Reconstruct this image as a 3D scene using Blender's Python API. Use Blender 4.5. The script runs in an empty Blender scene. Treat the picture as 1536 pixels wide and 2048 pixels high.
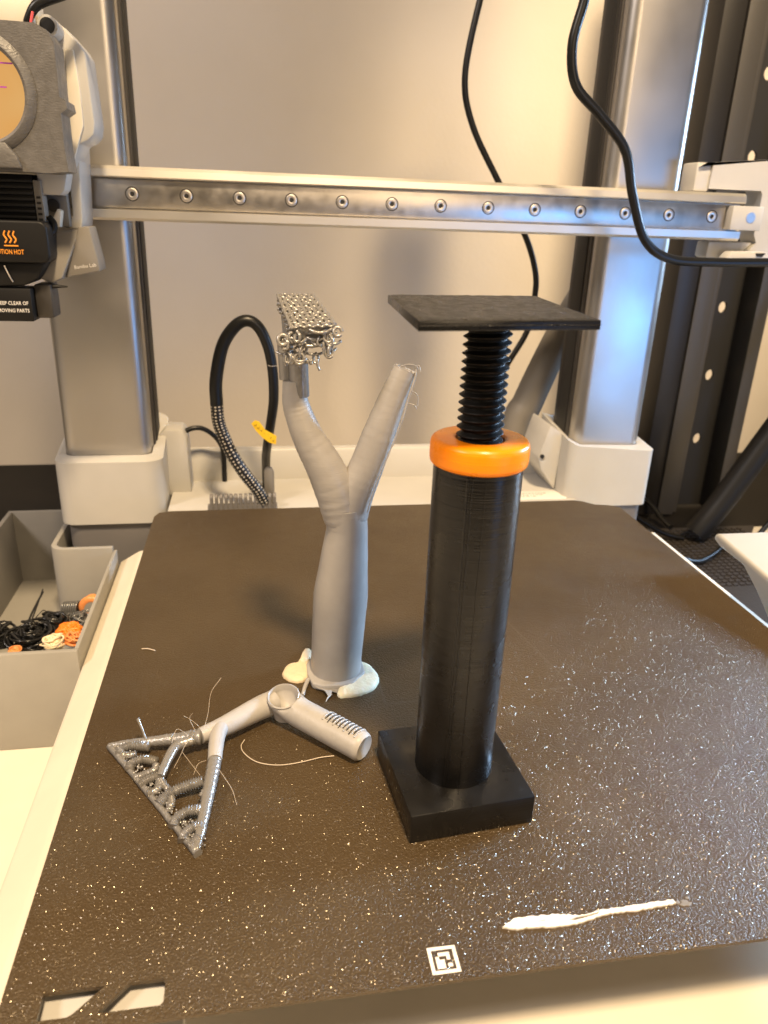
import bpy, bmesh, math, random
from mathutils import Vector, Matrix, Euler
random.seed(7)
R_ = math.radians
MM = 0.001
scene = bpy.context.scene
COL = scene.collection

# ------------------------------------------------------------------ camera
cam_d = bpy.data.cameras.new("camera")
cam = bpy.data.objects.new("camera", cam_d); COL.objects.link(cam)
cam.location = (0.05453, -0.1061, 0.15055)
cam.rotation_euler = (R_(68.222), R_(-1.969), R_(-9.301))
cam_d.sensor_fit = 'HORIZONTAL'; cam_d.sensor_width = 36.0
cam_d.lens = 1498.5 / 1536 * 36
cam_d.clip_start = 0.01; cam_d.clip_end = 20
cam_d.dof.use_dof = True
cam_d.dof.focus_distance = 0.235
cam_d.dof.aperture_fstop = 35.1 / 1.1
scene.camera = cam

# ------------------------------------------------------------------ light
world = bpy.data.worlds.new("World"); scene.world = world; world.use_nodes = True
bg = world.node_tree.nodes["Background"]
bg.inputs[0].default_value = (1.0, 0.78, 0.55, 1); bg.inputs[1].default_value = 0.10

def area_light(name, loc, target, size, watts, color, size_y=None, spread=180):
    d = bpy.data.lights.new(name, 'AREA'); d.energy = watts; d.color = color
    d.shape = 'DISK' if size_y is None else 'RECTANGLE'
    d.size = size
    if size_y: d.size_y = size_y
    d.spread = R_(spread)
    o = bpy.data.objects.new(name, d); COL.objects.link(o); o.location = loc
    o.rotation_euler = (Vector(target) - Vector(loc)).to_track_quat('-Z', 'Y').to_euler()
    return o
def spot_light(name, loc, target, angle, blend, watts, color, radius):
    d = bpy.data.lights.new(name, 'SPOT'); d.energy = watts; d.color = color
    d.spot_size = R_(angle); d.spot_blend = blend; d.shadow_soft_size = radius
    o = bpy.data.objects.new(name, d); COL.objects.link(o); o.location = loc
    o.rotation_euler = (Vector(target) - Vector(loc)).to_track_quat('-Z', 'Y').to_euler()
    return o
spot_light("ceiling_downlight", (0.17, -0.40, 1.20), (0.11, 0.06, 0.0), 42, 0.45, 115.0, (1.0, 0.74, 0.44), 0.085)
spot_light("wall_downlight", (0.46, -0.25, 1.05), (0.40, 0.60, 0.14), 27, 0.75, 100.0, (1.0, 0.77, 0.49), 0.07)
area_light("room_lamp", (-0.75, -0.35, 0.95), (0.05, 0.45, 0.10), 0.25, 9.6, (1.0, 0.86, 0.76))
area_light("room_fill", (0.42, -1.00, 0.55), (0.10, 0.20, 0.08), 0.18, 4.6, (1.0, 0.74, 0.46), 0.90)  # added fill panel standing in for the lit room behind the camera
area_light("window_light", (0.95, 0.33, 0.26), (0.2, 0.08, 0.0), 0.16, 1.4, (0.45, 0.68, 1.0), 0.14, 50)
area_light("monitor_light", (0.66, -0.40, 0.00), (0.27, 0.31, 0.08), 0.34, 0.16, (0.16, 0.44, 1.0), 0.26, 45)

scene.view_settings.view_transform = 'Standard'
scene.view_settings.look = 'None'
scene.view_settings.exposure = 0.0
scene.view_settings.gamma = 1.0
scene.render.engine = 'CYCLES'
scene.cycles.use_denoising = True
scene.cycles.max_bounces = 8

# ------------------------------------------------------------------ materials
def new_mat(name):
    m = bpy.data.materials.new(name); m.use_nodes = True
    nt = m.node_tree
    return m, nt, nt.nodes["Principled BSDF"]

def mat(name, col, rough=0.5, metal=0.0, bump=None, vary=0.0, vary_scale=60, spec=0.5, coat=0.0, aniso=0.0,
        rough_var=0.0, sss=0.0, emit=None):
    """bump: (scale xyz, strength, distance_mm, detail)"""
    m, nt, b = new_mat(name)
    L = nt.links.new
    tc = nt.nodes.new('ShaderNodeTexCoord')
    b.inputs['Base Color'].default_value = (*col, 1)
    b.inputs['Roughness'].default_value = rough
    b.inputs['Metallic'].default_value = metal
    b.inputs['Specular IOR Level'].default_value = spec
    b.inputs['Coat Weight'].default_value = coat
    b.inputs['Anisotropic'].default_value = aniso
    if sss:
        b.inputs['Subsurface Weight'].default_value = sss
        b.inputs['Subsurface Radius'].default_value = (0.003, 0.0012, 0.0006)
    if vary or rough_var:
        n = nt.nodes.new('ShaderNodeTexNoise'); n.inputs['Scale'].default_value = vary_scale
        n.inputs['Detail'].default_value = 5; L(tc.outputs['Object'], n.inputs['Vector'])
        if vary:
            mr = nt.nodes.new('ShaderNodeMapRange')
            mr.inputs['From Min'].default_value = 0.3; mr.inputs['From Max'].default_value = 0.7
            mr.inputs['To Min'].default_value = 1 - vary; mr.inputs['To Max'].default_value = 1 + vary
            L(n.outputs['Fac'], mr.inputs['Value'])
            hs = nt.nodes.new('ShaderNodeVectorMath'); hs.operation = 'SCALE'
            hs.inputs[0].default_value = col; L(mr.outputs[0], hs.inputs['Scale'])
            L(hs.outputs[0], b.inputs['Base Color'])
        if rough_var:
            m2 = nt.nodes.new('ShaderNodeMapRange')
            m2.inputs['From Min'].default_value = 0.3; m2.inputs['From Max'].default_value = 0.7
            m2.inputs['To Min'].default_value = max(0.02, rough - rough_var); m2.inputs['To Max'].default_value = rough + rough_var
            L(n.outputs['Fac'], m2.inputs['Value']); L(m2.outputs[0], b.inputs['Roughness'])
    if bump:
        sc, st, dist, det = bump
        mp = nt.nodes.new('ShaderNodeMapping'); mp.inputs['Scale'].default_value = sc
        L(tc.outputs['Object'], mp.inputs['Vector'])
        n2 = nt.nodes.new('ShaderNodeTexNoise'); n2.inputs['Scale'].default_value = 1.0
        n2.inputs['Detail'].default_value = det; L(mp.outputs[0], n2.inputs['Vector'])
        bp = nt.nodes.new('ShaderNodeBump'); bp.inputs['Strength'].default_value = st
        bp.inputs['Distance'].default_value = dist * MM
        L(n2.outputs['Fac'], bp.inputs['Height']); L(bp.outputs[0], b.inputs['Normal'])
    if emit:
        b.inputs['Emission Color'].default_value = (*emit[0], 1); b.inputs['Emission Strength'].default_value = emit[1]
    return m

LAYER = (60, 60, 3800)
M = {}
M['wall'] = mat('wall_paint', (0.70, 0.625, 0.52), 0.75, bump=((260, 260, 260), 0.35, 0.5, 5), vary=0.05, vary_scale=7)
M['table'] = mat('gap_black', (0.006, 0.0048, 0.004), 0.6, spec=0.25, bump=((700, 700, 700), 0.4, 0.4, 4), vary=0.3, vary_scale=40)  # near-black for the slab that stands for the dark gap
M['white'] = mat('light_grey_plastic', (0.49, 0.475, 0.445), 0.42, bump=((1500, 1500, 1500), 0.08, 0.1, 2), rough_var=0.06, vary=0.03)
M['cream'] = mat('cream_plastic', (0.72, 0.66, 0.55), 0.45, bump=((1500, 1500, 1500), 0.06, 0.1, 2), vary=0.03)
M['grey'] = mat('mid_grey_plastic', (0.16, 0.15, 0.145), 0.5, bump=((900, 900, 900), 0.1, 0.1, 2))
M['shell'] = mat('printed_grey_shell', (0.115, 0.109, 0.104), 0.42, bump=((900, 900, 1700), 0.5, 0.35, 3), rough_var=0.1, vary=0.1, vary_scale=300)
M['bin'] = mat('printed_bin_grey', (0.33, 0.315, 0.285), 0.62, bump=(LAYER, 0.25, 0.12, 1), vary=0.05)
M['alu'] = mat('brushed_aluminium', (0.48, 0.46, 0.435), 0.37, 1.0, bump=((9000, 9000, 60), 0.10, 0.05, 2), rough_var=0.05, vary_scale=25)
M['alu_beam'] = mat('beam_aluminium', (0.66, 0.63, 0.58), 0.45, 1.0, bump=((40, 6000, 6000), 0.10, 0.05, 2), rough_var=0.06, vary_scale=30)
M['rail'] = mat('steel_rail', (0.56, 0.52, 0.47), 0.36, 1.0, bump=((60, 3000, 3000), 0.06, 0.05, 3), rough_var=0.05, vary_scale=160, vary=0.10)
M['steel'] = mat('screw_steel', (0.62, 0.58, 0.54), 0.38, 1.0)
M['dark'] = mat('dark_recess', (0.012, 0.011, 0.010), 0.6)  # dark colour stands in for the shade inside slots, holes and grooves
M['groove'] = mat('anodised_dark', (0.055, 0.050, 0.046), 0.45, 0.4)
M['black'] = mat('black_pla', (0.0065, 0.006, 0.0056), 0.28, bump=((40, 40, 3600), 0.42, 0.16, 3), rough_var=0.10, vary_scale=90, vary=0.25, spec=0.42)
M['black_top'] = mat('black_pla_rough_top', (0.013, 0.012, 0.0105), 0.36, spec=0.4, bump=((1000, 1500, 900), 1.0, 0.8, 4), rough_var=0.12, vary_scale=400, vary=0.3)
M['thread'] = mat('black_pla_thread', (0.005, 0.0046, 0.0042), 0.5, spec=0.25, bump=((80, 80, 3000), 0.25, 0.12, 2))
M['orange'] = mat('orange_petg', (1.0, 0.27, 0.003), 0.32, bump=((40, 40, 3200), 0.55, 0.16, 2), rough_var=0.06, vary=0.04, vary_scale=200, spec=0.35)
M['silver'] = mat('silver_grey_pla', (0.355, 0.332, 0.306), 0.40, 0.0, bump=((90, 90, 3600), 0.35, 0.20, 3), rough_var=0.08, vary=0.07, vary_scale=120)
M['silver2'] = mat('silver_grey_pla_fallen', (0.38, 0.36, 0.335), 0.42, 0.0, bump=((1300, 1300, 300), 0.35, 0.2, 3), vary=0.06, vary_scale=200)
M['strand'] = mat('glossy_grey_strand', (0.32, 0.305, 0.285), 0.26, 0.5, bump=((900, 900, 900), 0.3, 0.2, 2))
M['strand_dark'] = mat('dark_grey_strand', (0.33, 0.32, 0.31), 0.30, 0.5, bump=((1200, 1200, 1200), 0.7, 0.35, 3))
M['hair'] = mat('filament_hair', (0.55, 0.46, 0.36), 0.4)
M['putty'] = mat('cream_putty', (0.90, 0.84, 0.62), 0.55, bump=((600, 600, 600), 0.6, 0.6, 4), sss=0.1)
M['putty2'] = mat('tan_putty', (0.66, 0.54, 0.36), 0.6, bump=((600, 600, 600), 0.7, 0.6, 4), sss=0.1)
M['mark'] = mat('white_marker_ink', (0.80, 0.74, 0.62), 0.5, bump=((1600, 1600, 1600), 0.5, 0.2, 2), vary=0.12, vary_scale=900)
M['smear'] = mat('white_glue', (0.82, 0.78, 0.70), 0.35, bump=((700, 700, 700), 0.5, 0.4, 3), vary=0.10, vary_scale=300)
M['scratch'] = mat('plate_scuff', (0.085, 0.062, 0.038), 0.5, bump=((1400, 1400, 1400), 0.6, 0.4, 3))
M['cable'] = mat('black_cable', (0.006, 0.006, 0.006), 0.36, spec=0.4, bump=((900, 900, 900), 0.08, 0.1, 2))
M['matte_black'] = mat('matte_black_plastic', (0.006, 0.0055, 0.0055), 0.5, spec=0.3, bump=((900, 900, 900), 0.12, 0.1, 2))
M['rack'] = mat('black_rack_steel', (0.018, 0.016, 0.0145), 0.42, 0.2, bump=((900, 900, 900), 0.1, 0.1, 2))
M['rack_lip'] = mat('rack_steel_lit', (0.062, 0.057, 0.052), 0.45, 0.2, bump=((900, 900, 900), 0.1, 0.1, 2))  # same black steel made lighter: light on the lips put into the colour
M['mat'] = mat('rubber_mat', (0.030, 0.025, 0.022), 0.6, bump=((500, 500, 500), 0.5, 0.4, 3))
M['strut'] = mat('grey_strut', (0.20, 0.185, 0.165), 0.5, bump=((900, 900, 900), 0.1, 0.1, 2))
M['tag'] = mat('yellow_tag', (0.90, 0.55, 0.015), 0.45)
M['ink'] = mat('dark_ink', (0.05, 0.03, 0.01), 0.6)
M['paper'] = mat('white_label', (0.78, 0.75, 0.70), 0.5)
M['greyink'] = mat('grey_ink', (0.22, 0.21, 0.2), 0.6)
M['orange_ink'] = mat('orange_ink', (0.80, 0.30, 0.03), 0.5)
M['white_ink'] = mat('white_ink', (0.72, 0.70, 0.68), 0.5)
M['pink'] = mat('pink_wire', (0.75, 0.10, 0.10), 0.4)
M['purple'] = mat('purple_line', (0.35, 0.05, 0.35), 0.4)
M['w_black'] = mat('waste_black', (0.010, 0.010, 0.010), 0.22)
M['w_orange'] = mat('waste_orange', (0.90, 0.24, 0.02), 0.35, sss=0.2)
M['w_peach'] = mat('waste_peach', (0.80, 0.30, 0.09), 0.35, sss=0.2)
M['w_cream'] = mat('waste_cream', (0.85, 0.72, 0.48), 0.4, sss=0.2)
M['w_silver'] = mat('waste_silver', (0.16, 0.16, 0.155), 0.25, 0.4)

def plate_material():
    m, nt, b = new_mat('textured_pei'); L = nt.links.new; N = nt.nodes.new
    tc = N('ShaderNodeTexCoord'); geo = N('ShaderNodeNewGeometry')
    def noise(scale, detail, rough=0.5):
        n = N('ShaderNodeTexNoise'); n.inputs['Scale'].default_value = scale; n.inputs['Detail'].default_value = detail
        n.inputs['Roughness'].default_value = rough; L(tc.outputs['Object'], n.inputs['Vector']); return n
    def rng(src, a, b_, c, d):
        r = N('ShaderNodeMapRange'); r.inputs['From Min'].default_value = a; r.inputs['From Max'].default_value = b_
        r.inputs['To Min'].default_value = c; r.inputs['To Max'].default_value = d; L(src, r.inputs['Value']); return r.outputs[0]
    # powder-coat grain
    vo = N('ShaderNodeTexVoronoi'); vo.feature = 'SMOOTH_F1'; vo.inputs['Scale'].default_value = 1900; vo.inputs['Smoothness'].default_value = 0.5
    L(tc.outputs['Object'], vo.inputs['Vector'])
    fine = noise(3400, 3); mx = N('ShaderNodeMath'); mx.operation = 'MULTIPLY_ADD'; mx.inputs[1].default_value = 0.8
    L(fine.outputs['Fac'], mx.inputs[0]); L(vo.outputs['Distance'], mx.inputs[2])
    bp = N('ShaderNodeBump'); bp.inputs['Strength'].default_value = 1.0; bp.inputs["Distance"].default_value = 0.00020; bp.invert = True
    L(mx.outputs[0], bp.inputs['Height']); L(bp.outputs[0], b.inputs['Normal'])
    # dark bronze coat, cloudy with use, hazed by old glue and finger marks
    big = noise(11, 6, 0.6); haze = noise(38, 5, 0.65)
    cr = N('ShaderNodeValToRGB')
    cr.color_ramp.elements[0].position = 0.3; cr.color_ramp.elements[0].color = (0.050, 0.030, 0.0105, 1)
    cr.color_ramp.elements[1].position = 0.72; cr.color_ramp.elements[1].color = (0.080, 0.052, 0.022, 1)
    L(big.outputs['Fac'], cr.inputs['Fac']); L(cr.outputs[0], b.inputs['Base Color'])
    L(rng(haze.outputs['Fac'], 0.35, 0.7, 0.36, 0.52), b.inputs['Roughness'])
    b.inputs['Specular IOR Level'].default_value = 0.5; b.inputs['Metallic'].default_value = 0.1
    # bright grains: facets of the coat that tip every way
    v2 = N('ShaderNodeTexVoronoi'); v2.inputs['Scale'].default_value = 3900; L(tc.outputs['Object'], v2.inputs['Vector'])
    off = N('ShaderNodeVectorMath'); off.operation = 'SUBTRACT'; off.inputs[1].default_value = (0.5, 0.5, 0.5); L(v2.outputs['Color'], off.inputs[0])
    tilt = N('ShaderNodeVectorMath'); tilt.operation = 'MULTIPLY_ADD'; tilt.inputs[1].default_value = (1.35, 1.35, 0.0)
    L(off.outputs[0], tilt.inputs[0]); L(geo.outputs['Normal'], tilt.inputs[2])
    nm = N('ShaderNodeVectorMath'); nm.operation = 'NORMALIZE'; L(tilt.outputs[0], nm.inputs[0])
    gl = N('ShaderNodeBsdfGlossy'); gl.inputs['Roughness'].default_value = 0.22; gl.inputs['Color'].default_value = (0.62, 0.55, 0.44, 1)
    L(nm.outputs[0], gl.inputs['Normal'])
    lt = N('ShaderNodeMath'); lt.operation = 'LESS_THAN'; lt.inputs[1].default_value = 0.36; L(v2.outputs['Distance'], lt.inputs[0])
    sp = N('ShaderNodeSeparateColor'); L(v2.outputs['Color'], sp.inputs[0])
    pick = rng(sp.outputs[2], 0.1, 1.0, 0.03, 0.19)
    fm = N('ShaderNodeMath'); fm.operation = 'MULTIPLY'; L(lt.outputs[0], fm.inputs[0]); L(pick, fm.inputs[1]); fm.use_clamp = True
    mix = N('ShaderNodeMixShader'); L(fm.outputs[0], mix.inputs[0]); L(b.outputs[0], mix.inputs[1]); L(gl.outputs[0], mix.inputs[2])
    L(mix.outputs[0], nt.nodes['Material Output'].inputs['Surface'])
    return m
M['plate'] = plate_material()

def sleeve_material():
    m, nt, b = new_mat('braided_sleeve'); L = nt.links.new
    uv = nt.nodes.new('ShaderNodeUVMap')
    mp = nt.nodes.new('ShaderNodeMapping'); mp.inputs['Scale'].default_value = (9, 34, 1); mp.inputs['Rotation'].default_value = (0, 0, 0)
    L(uv.outputs[0], mp.inputs['Vector'])
    vo = nt.nodes.new('ShaderNodeTexVoronoi'); vo.inputs['Scale'].default_value = 1.0; vo.inputs['Randomness'].default_value = 0.25
    vo.voronoi_dimensions = '2D'; L(mp.outputs[0], vo.inputs['Vector'])
    lt = nt.nodes.new('ShaderNodeMath'); lt.operation = 'LESS_THAN'; lt.inputs[1].default_value = 0.24; L(vo.outputs['Distance'], lt.inputs[0])
    mix = nt.nodes.new('ShaderNodeMix'); mix.data_type = 'RGBA'; L(lt.outputs[0], mix.inputs['Factor'])
    mix.inputs[6].default_value = (0.010, 0.009, 0.009, 1); mix.inputs[7].default_value = (0.55, 0.50, 0.42, 1)
    L(mix.outputs[2], b.inputs['Base Color'])
    bp = nt.nodes.new('ShaderNodeBump'); bp.inputs['Strength'].default_value = 0.5; bp.inputs['Distance'].default_value = 0.0004
    L(vo.outputs['Distance'], bp.inputs['Height']); L(bp.outputs[0], b.inputs['Normal'])
    b.inputs['Roughness'].default_value = 0.4
    return m
M['sleeve'] = sleeve_material()

def screen_material():
    m, nt, b = new_mat('round_screen'); L = nt.links.new
    b.inputs['Base Color'].default_value = (0.01, 0.01, 0.01, 1); b.inputs['Roughness'].default_value = 0.3; b.inputs['Specular IOR Level'].default_value = 0.2
    tc = nt.nodes.new('ShaderNodeTexCoord'); n = nt.nodes.new('ShaderNodeTexNoise'); n.inputs['Scale'].default_value = 30
    L(tc.outputs['Object'], n.inputs['Vector'])
    cr = nt.nodes.new('ShaderNodeValToRGB')
    cr.color_ramp.elements[0].position = 0.35; cr.color_ramp.elements[0].color = (1.0, 0.46, 0.11, 1)
    cr.color_ramp.elements[1].position = 0.65; cr.color_ramp.elements[1].color = (1.0, 0.58, 0.20, 1)
    L(n.outputs['Fac'], cr.inputs['Fac']); L(cr.outputs[0], b.inputs['Emission Color']); b.inputs['Emission Strength'].default_value = 0.72
    return m
M['screen'] = screen_material()

# ------------------------------------------------------------------ mesh helpers (all in millimetres)
def merge(dst, src):
    vm = [dst.verts.new(v.co) for v in src.verts]
    src.verts.index_update()
    for f in src.faces:
        try: dst.faces.new([vm[v.index] for v in f.verts])
        except ValueError: pass
    src.free()

def box(bm, x0, x1, y0, y1, z0, z1, bev=0.0, seg=2, rot=None, about=None):
    t = bmesh.new()
    bmesh.ops.create_cube(t, size=1.0)
    for v in t.verts:
        v.co = Vector(((x0 + x1) / 2 + v.co.x * (x1 - x0), (y0 + y1) / 2 + v.co.y * (y1 - y0), (z0 + z1) / 2 + v.co.z * (z1 - z0)))
    if bev: bmesh.ops.bevel(t, geom=list(t.edges), offset=bev, segments=seg, profile=0.5, affect='EDGES')
    if rot is not None:
        c = Vector(about if about else ((x0 + x1) / 2, (y0 + y1) / 2, (z0 + z1) / 2))
        bmesh.ops.rotate(t, verts=t.verts, cent=c, matrix=rot)
    merge(bm, t); return bm

def prism(bm, pts, axis, a0, a1, holes=(), bev=0.0, seg=2):
    """extrude a 2-D outline (with holes) along an axis; pts are the other two coordinates in xyz order"""
    def P(p, a):
        return Vector((a, p[0], p[1])) if axis == 'x' else Vector((p[0], a, p[1])) if axis == 'y' else Vector((p[0], p[1], a))
    t = bmesh.new(); loops = [list(pts)] + [list(h) for h in holes]
    if not holes:
        f = t.faces.new([t.verts.new(P(p, a0)) for p in pts])
        faces = [f]
    else:
        edges = []
        for lp in loops:
            vs = [t.verts.new(P(p, a0)) for p in lp]
            for i in range(len(vs)): edges.append(t.edges.new((vs[i], vs[(i + 1) % len(vs)])))
        bmesh.ops.triangle_fill(t, edges=edges, use_beauty=True)
        faces = list(t.faces)
    r = bmesh.ops.extrude_face_region(t, geom=faces)
    d = P((0, 0), a1) - P((0, 0), a0)
    bmesh.ops.translate(t, verts=[v for v in r['geom'] if isinstance(v, bmesh.types.BMVert)], vec=d)
    bmesh.ops.recalc_face_normals(t, faces=t.faces)
    if bev:
        es = [e for e in t.edges if len(e.link_faces) == 2 and e.calc_face_angle() > 0.4]
        bmesh.ops.bevel(t, geom=es, offset=bev, segments=seg, profile=0.5, affect='EDGES')
    merge(bm, t); return bm

def crom(pts, n=8):
    P = [Vector(p) for p in pts]
    if len(P) < 3 or n <= 1: return P
    Q = [P[0] * 2 - P[1]] + P + [P[-1] * 2 - P[-2]]
    out = []
    for i in range(1, len(Q) - 2):
        a, b, c, d = Q[i - 1], Q[i], Q[i + 1], Q[i + 2]
        for k in range(n):
            t = k / n
            out.append(0.5 * ((2 * b) + (c - a) * t + (2 * a - 5 * b + 4 * c - d) * t * t + (3 * b - a - 3 * c + d) * t ** 3))
    out.append(P[-1]); return out

def lerp_list(vals, n):
    if not isinstance(vals, (list, tuple)): return [vals] * n
    out = []
    for i in range(n):
        t = i / max(1, n - 1) * (len(vals) - 1); k = min(int(t), len(vals) - 2)
        out.append(vals[k] + (vals[k + 1] - vals[k]) * (t - k))
    return out

def tube(bm, pts, r, seg=12, n=8, caps=True, jitter=0.0, uv=False, flat=1.0):
    P = crom(pts, n); Rr = lerp_list(r, len(P))
    T = [(P[min(i + 1, len(P) - 1)] - P[max(i - 1, 0)]).normalized() for i in range(len(P))]
    up = Vector((0, 0, 1)) if abs(T[0].z) < 0.9 else Vector((1, 0, 0))
    nrm = (up - T[0] * up.dot(T[0])).normalized()
    rings = []; layer = bm.loops.layers.uv.verify() if uv else None
    for i, p in enumerate(P):
        nrm = (nrm - T[i] * nrm.dot(T[i])).normalized(); bn = T[i].cross(nrm)
        rr = Rr[i] * (1 + random.uniform(-jitter, jitter))
        rings.append([bm.verts.new(p + (nrm * math.cos(a) + bn * math.sin(a) * flat) * rr) for a in [2 * math.pi * k / seg for k in range(seg)]])
    for i in range(len(rings) - 1):
        for k in range(seg):
            f = bm.faces.new((rings[i][k], rings[i][(k + 1) % seg], rings[i + 1][(k + 1) % seg], rings[i + 1][k]))
            if uv:
                for lp, (u, v) in zip(f.loops, ((k, i), (k + 1, i), (k + 1, i + 1), (k, i + 1))):
                    lp[layer].uv = (u / seg, v / (len(rings) - 1))
    if caps:
        bm.faces.new(list(reversed(rings[0]))); bm.faces.new(rings[-1])
    return bm

def ridged(bm, pts, r, seg=10, n=6, step=0.33, amp=0.13):
    P = crom(pts, n); D = [0.0]
    for a, b in zip(P, P[1:]): D.append(D[-1] + (b - a).length)
    m = max(4, int(D[-1] / step)); Q = []; Rr = []; rl = lerp_list(r, 64); k = 0
    for i in range(m + 1):
        d = D[-1] * i / m
        while k < len(D) - 2 and D[k + 1] < d: k += 1
        t = (d - D[k]) / max(1e-9, D[k + 1] - D[k]); Q.append(P[k].lerp(P[k + 1], t))
        Rr.append(rl[min(63, int(63 * i / m))] * (1 + amp * (1 if i % 2 else -1) + random.uniform(-.05, .05)))
    return tube(bm, Q, Rr, seg, 1)

def lathe(bm, prof, cx, cy, seg=48, wob=0.0):
    """prof: list of (radius, z); closed solid when it starts and ends at radius 0"""
    rings = []
    for r, z in prof:
        if r <= 1e-6: rings.append([bm.verts.new((cx, cy, z))])
        else: rings.append([bm.verts.new((cx + r * math.cos(2 * math.pi * k / seg), cy + r * math.sin(2 * math.pi * k / seg), z)) for k in range(seg)])
    for a, b in zip(rings, rings[1:]):
        for k in range(seg):
            q = (k + 1) % seg
            if len(a) == 1 and len(b) == 1: continue
            if len(a) == 1: bm.faces.new((a[0], b[q], b[k]))
            elif len(b) == 1: bm.faces.new((a[k], a[q], b[0]))
            else: bm.faces.new((a[k], a[q], b[q], b[k]))
    return bm

def ycyl(bm, cx, cz, r, y0, y1, seg=24, inner=0.0):
    """disc or ring whose axis is Y"""
    t = bmesh.new()
    if inner: lathe(t, [(inner, 0), (r, 0), (r, y1 - y0), (inner, y1 - y0), (inner, 0)], 0, 0, seg)
    else: lathe(t, [(0, 0), (r, 0), (r, y1 - y0), (0, y1 - y0)], 0, 0, seg)
    for v in t.verts: v.co = Vector((cx + v.co.x, y0 + v.co.z, cz + v.co.y))
    bmesh.ops.recalc_face_normals(t, faces=t.faces)
    merge(bm, t); return bm

def ball(bm, c, r, sub=1, sc=(1, 1, 1)):
    t = bmesh.new(); bmesh.ops.create_icosphere(t, subdivisions=sub, radius=1.0)
    for v in t.verts: v.co = Vector((c[0] + v.co.x * r * sc[0], c[1] + v.co.y * r * sc[1], c[2] + v.co.z * r * sc[2]))
    merge(bm, t); return bm

def rrect(x0, x1, y0, y1, r, n=6):
    out = []
    for cx, cy, a0 in ((x1 - r, y1 - r, 0), (x0 + r, y1 - r, 90), (x0 + r, y0 + r, 180), (x1 - r, y0 + r, 270)):
        for k in range(n + 1):
            a = R_(a0 + 90 * k / n); out.append((cx + r * math.cos(a), cy + r * math.sin(a)))
    return out

def circle(cx, cy, r, n=20, sx=1, sy=1):
    return [(cx + r * sx * math.cos(2 * math.pi * k / n), cy + r * sy * math.sin(2 * math.pi * k / n)) for k in range(n)]

ORIGIN = {}
def finish(name, me, material, parent, angle, origin):
    o = bpy.data.objects.new(name, me); COL.objects.link(o)
    me.materials.append(M[material] if isinstance(material, str) else material)
    if parent is not None:
        o.parent = parent; po = ORIGIN[parent]
        o.location = (origin - po)
    else: o.location = origin
    ORIGIN[o] = origin
    return o

def obj(name, bm, material, parent=None, angle=35, recalc=True):
    if recalc: bmesh.ops.recalc_face_normals(bm, faces=bm.faces)
    xs = [v.co for v in bm.verts]
    if parent is None:
        org = Vector(((min(v.x for v in xs) + max(v.x for v in xs)) / 2, (min(v.y for v in xs) + max(v.y for v in xs)) / 2, min(v.z for v in xs)))
    else: org = ORIGIN[parent] / MM
    for v in bm.verts: v.co = (v.co - org) * MM
    me = bpy.data.meshes.new(name); bm.to_mesh(me); bm.free()
    me.polygons.foreach_set('use_smooth', [True] * len(me.polygons)); me.set_sharp_from_angle(angle=R_(angle))
    return finish(name, me, material, parent, angle, org * MM)

def thing(name, loc, label, cat, group=None):
    o = bpy.data.objects.new(name, None); COL.objects.link(o); o.empty_display_size = 0.01
    o.location = Vector(loc) * MM; ORIGIN[o] = Vector(loc) * MM
    return tag(o, label, cat, group)
def tag(o, label, cat, group=None):
    o['label'] = label; o['category'] = cat
    if group: o['group'] = group
    return o
def struct(o):
    o['kind'] = 'structure'; return o

def text(name, body, size, loc, rot, material, parent, extrude=0.03, bold=0.0, sx=1.0, right=False):
    """raised lettering; size and location in mm"""
    cu = bpy.data.curves.new(name, 'FONT'); cu.body = body; cu.size = size; cu.extrude = extrude; cu.offset = bold
    cu.resolution_u = 2
    if right: cu.align_x = 'RIGHT'
    tmp = bpy.data.objects.new(name + '_tmp', cu); COL.objects.link(tmp)
    bpy.context.view_layer.update()
    me = bpy.data.meshes.new_from_object(tmp.evaluated_get(bpy.context.evaluated_depsgraph_get()))
    bpy.data.objects.remove(tmp); bpy.data.curves.remove(cu)
    bm = bmesh.new(); bm.from_mesh(me); bpy.data.meshes.remove(me)
    mtx = Matrix.Translation(loc) @ Euler([R_(a) for a in rot]).to_matrix().to_4x4() @ Matrix.Diagonal((sx, 1, 1, 1))
    bmesh.ops.transform(bm, matrix=mtx, verts=bm.verts)
    return obj(name, bm, material, parent)

TZ = -77.0          # table height below the plate
# ================================================================== setting
bm = bmesh.new(); box(bm, -900, 1100, 600, 610, -140, 900)
struct(obj('wall_back', bm, 'wall'))
bm = bmesh.new(); box(bm, -900, 1100, -260, 400, -110, TZ)
struct(obj('tabletop', bm, 'cream'))
bm = bmesh.new(); box(bm, -900, 1100, 400.5, 599.5, -110, TZ - 1)
struct(obj('dark_gap_slab', bm, 'table'))  # black slab added in place of the dark gap between table and wall

# ================================================================== printer
printer = thing('bed_slinger_printer', (128, 300, TZ), 'light grey desktop 3D printer with two metal columns, crossbeam and toolhead', '3d printer')
W = printer

# base under the bed: profile with a raised, rounded rim, run front to back
prof = [(-24, TZ), (-24, -38), (-23.4, -36.6), (-22.4, -36), (-13.4, -30.6), (-12, -30.1), (289, -30.1), (291, -31), (294, -29.8), (298, -30), (300.3, -32), (301, -36), (301, TZ)]
bm = bmesh.new(); prism(bm, prof, 'y', -8, 292, bev=0)
obj('base', bm, 'cream', W, 50)
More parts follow.
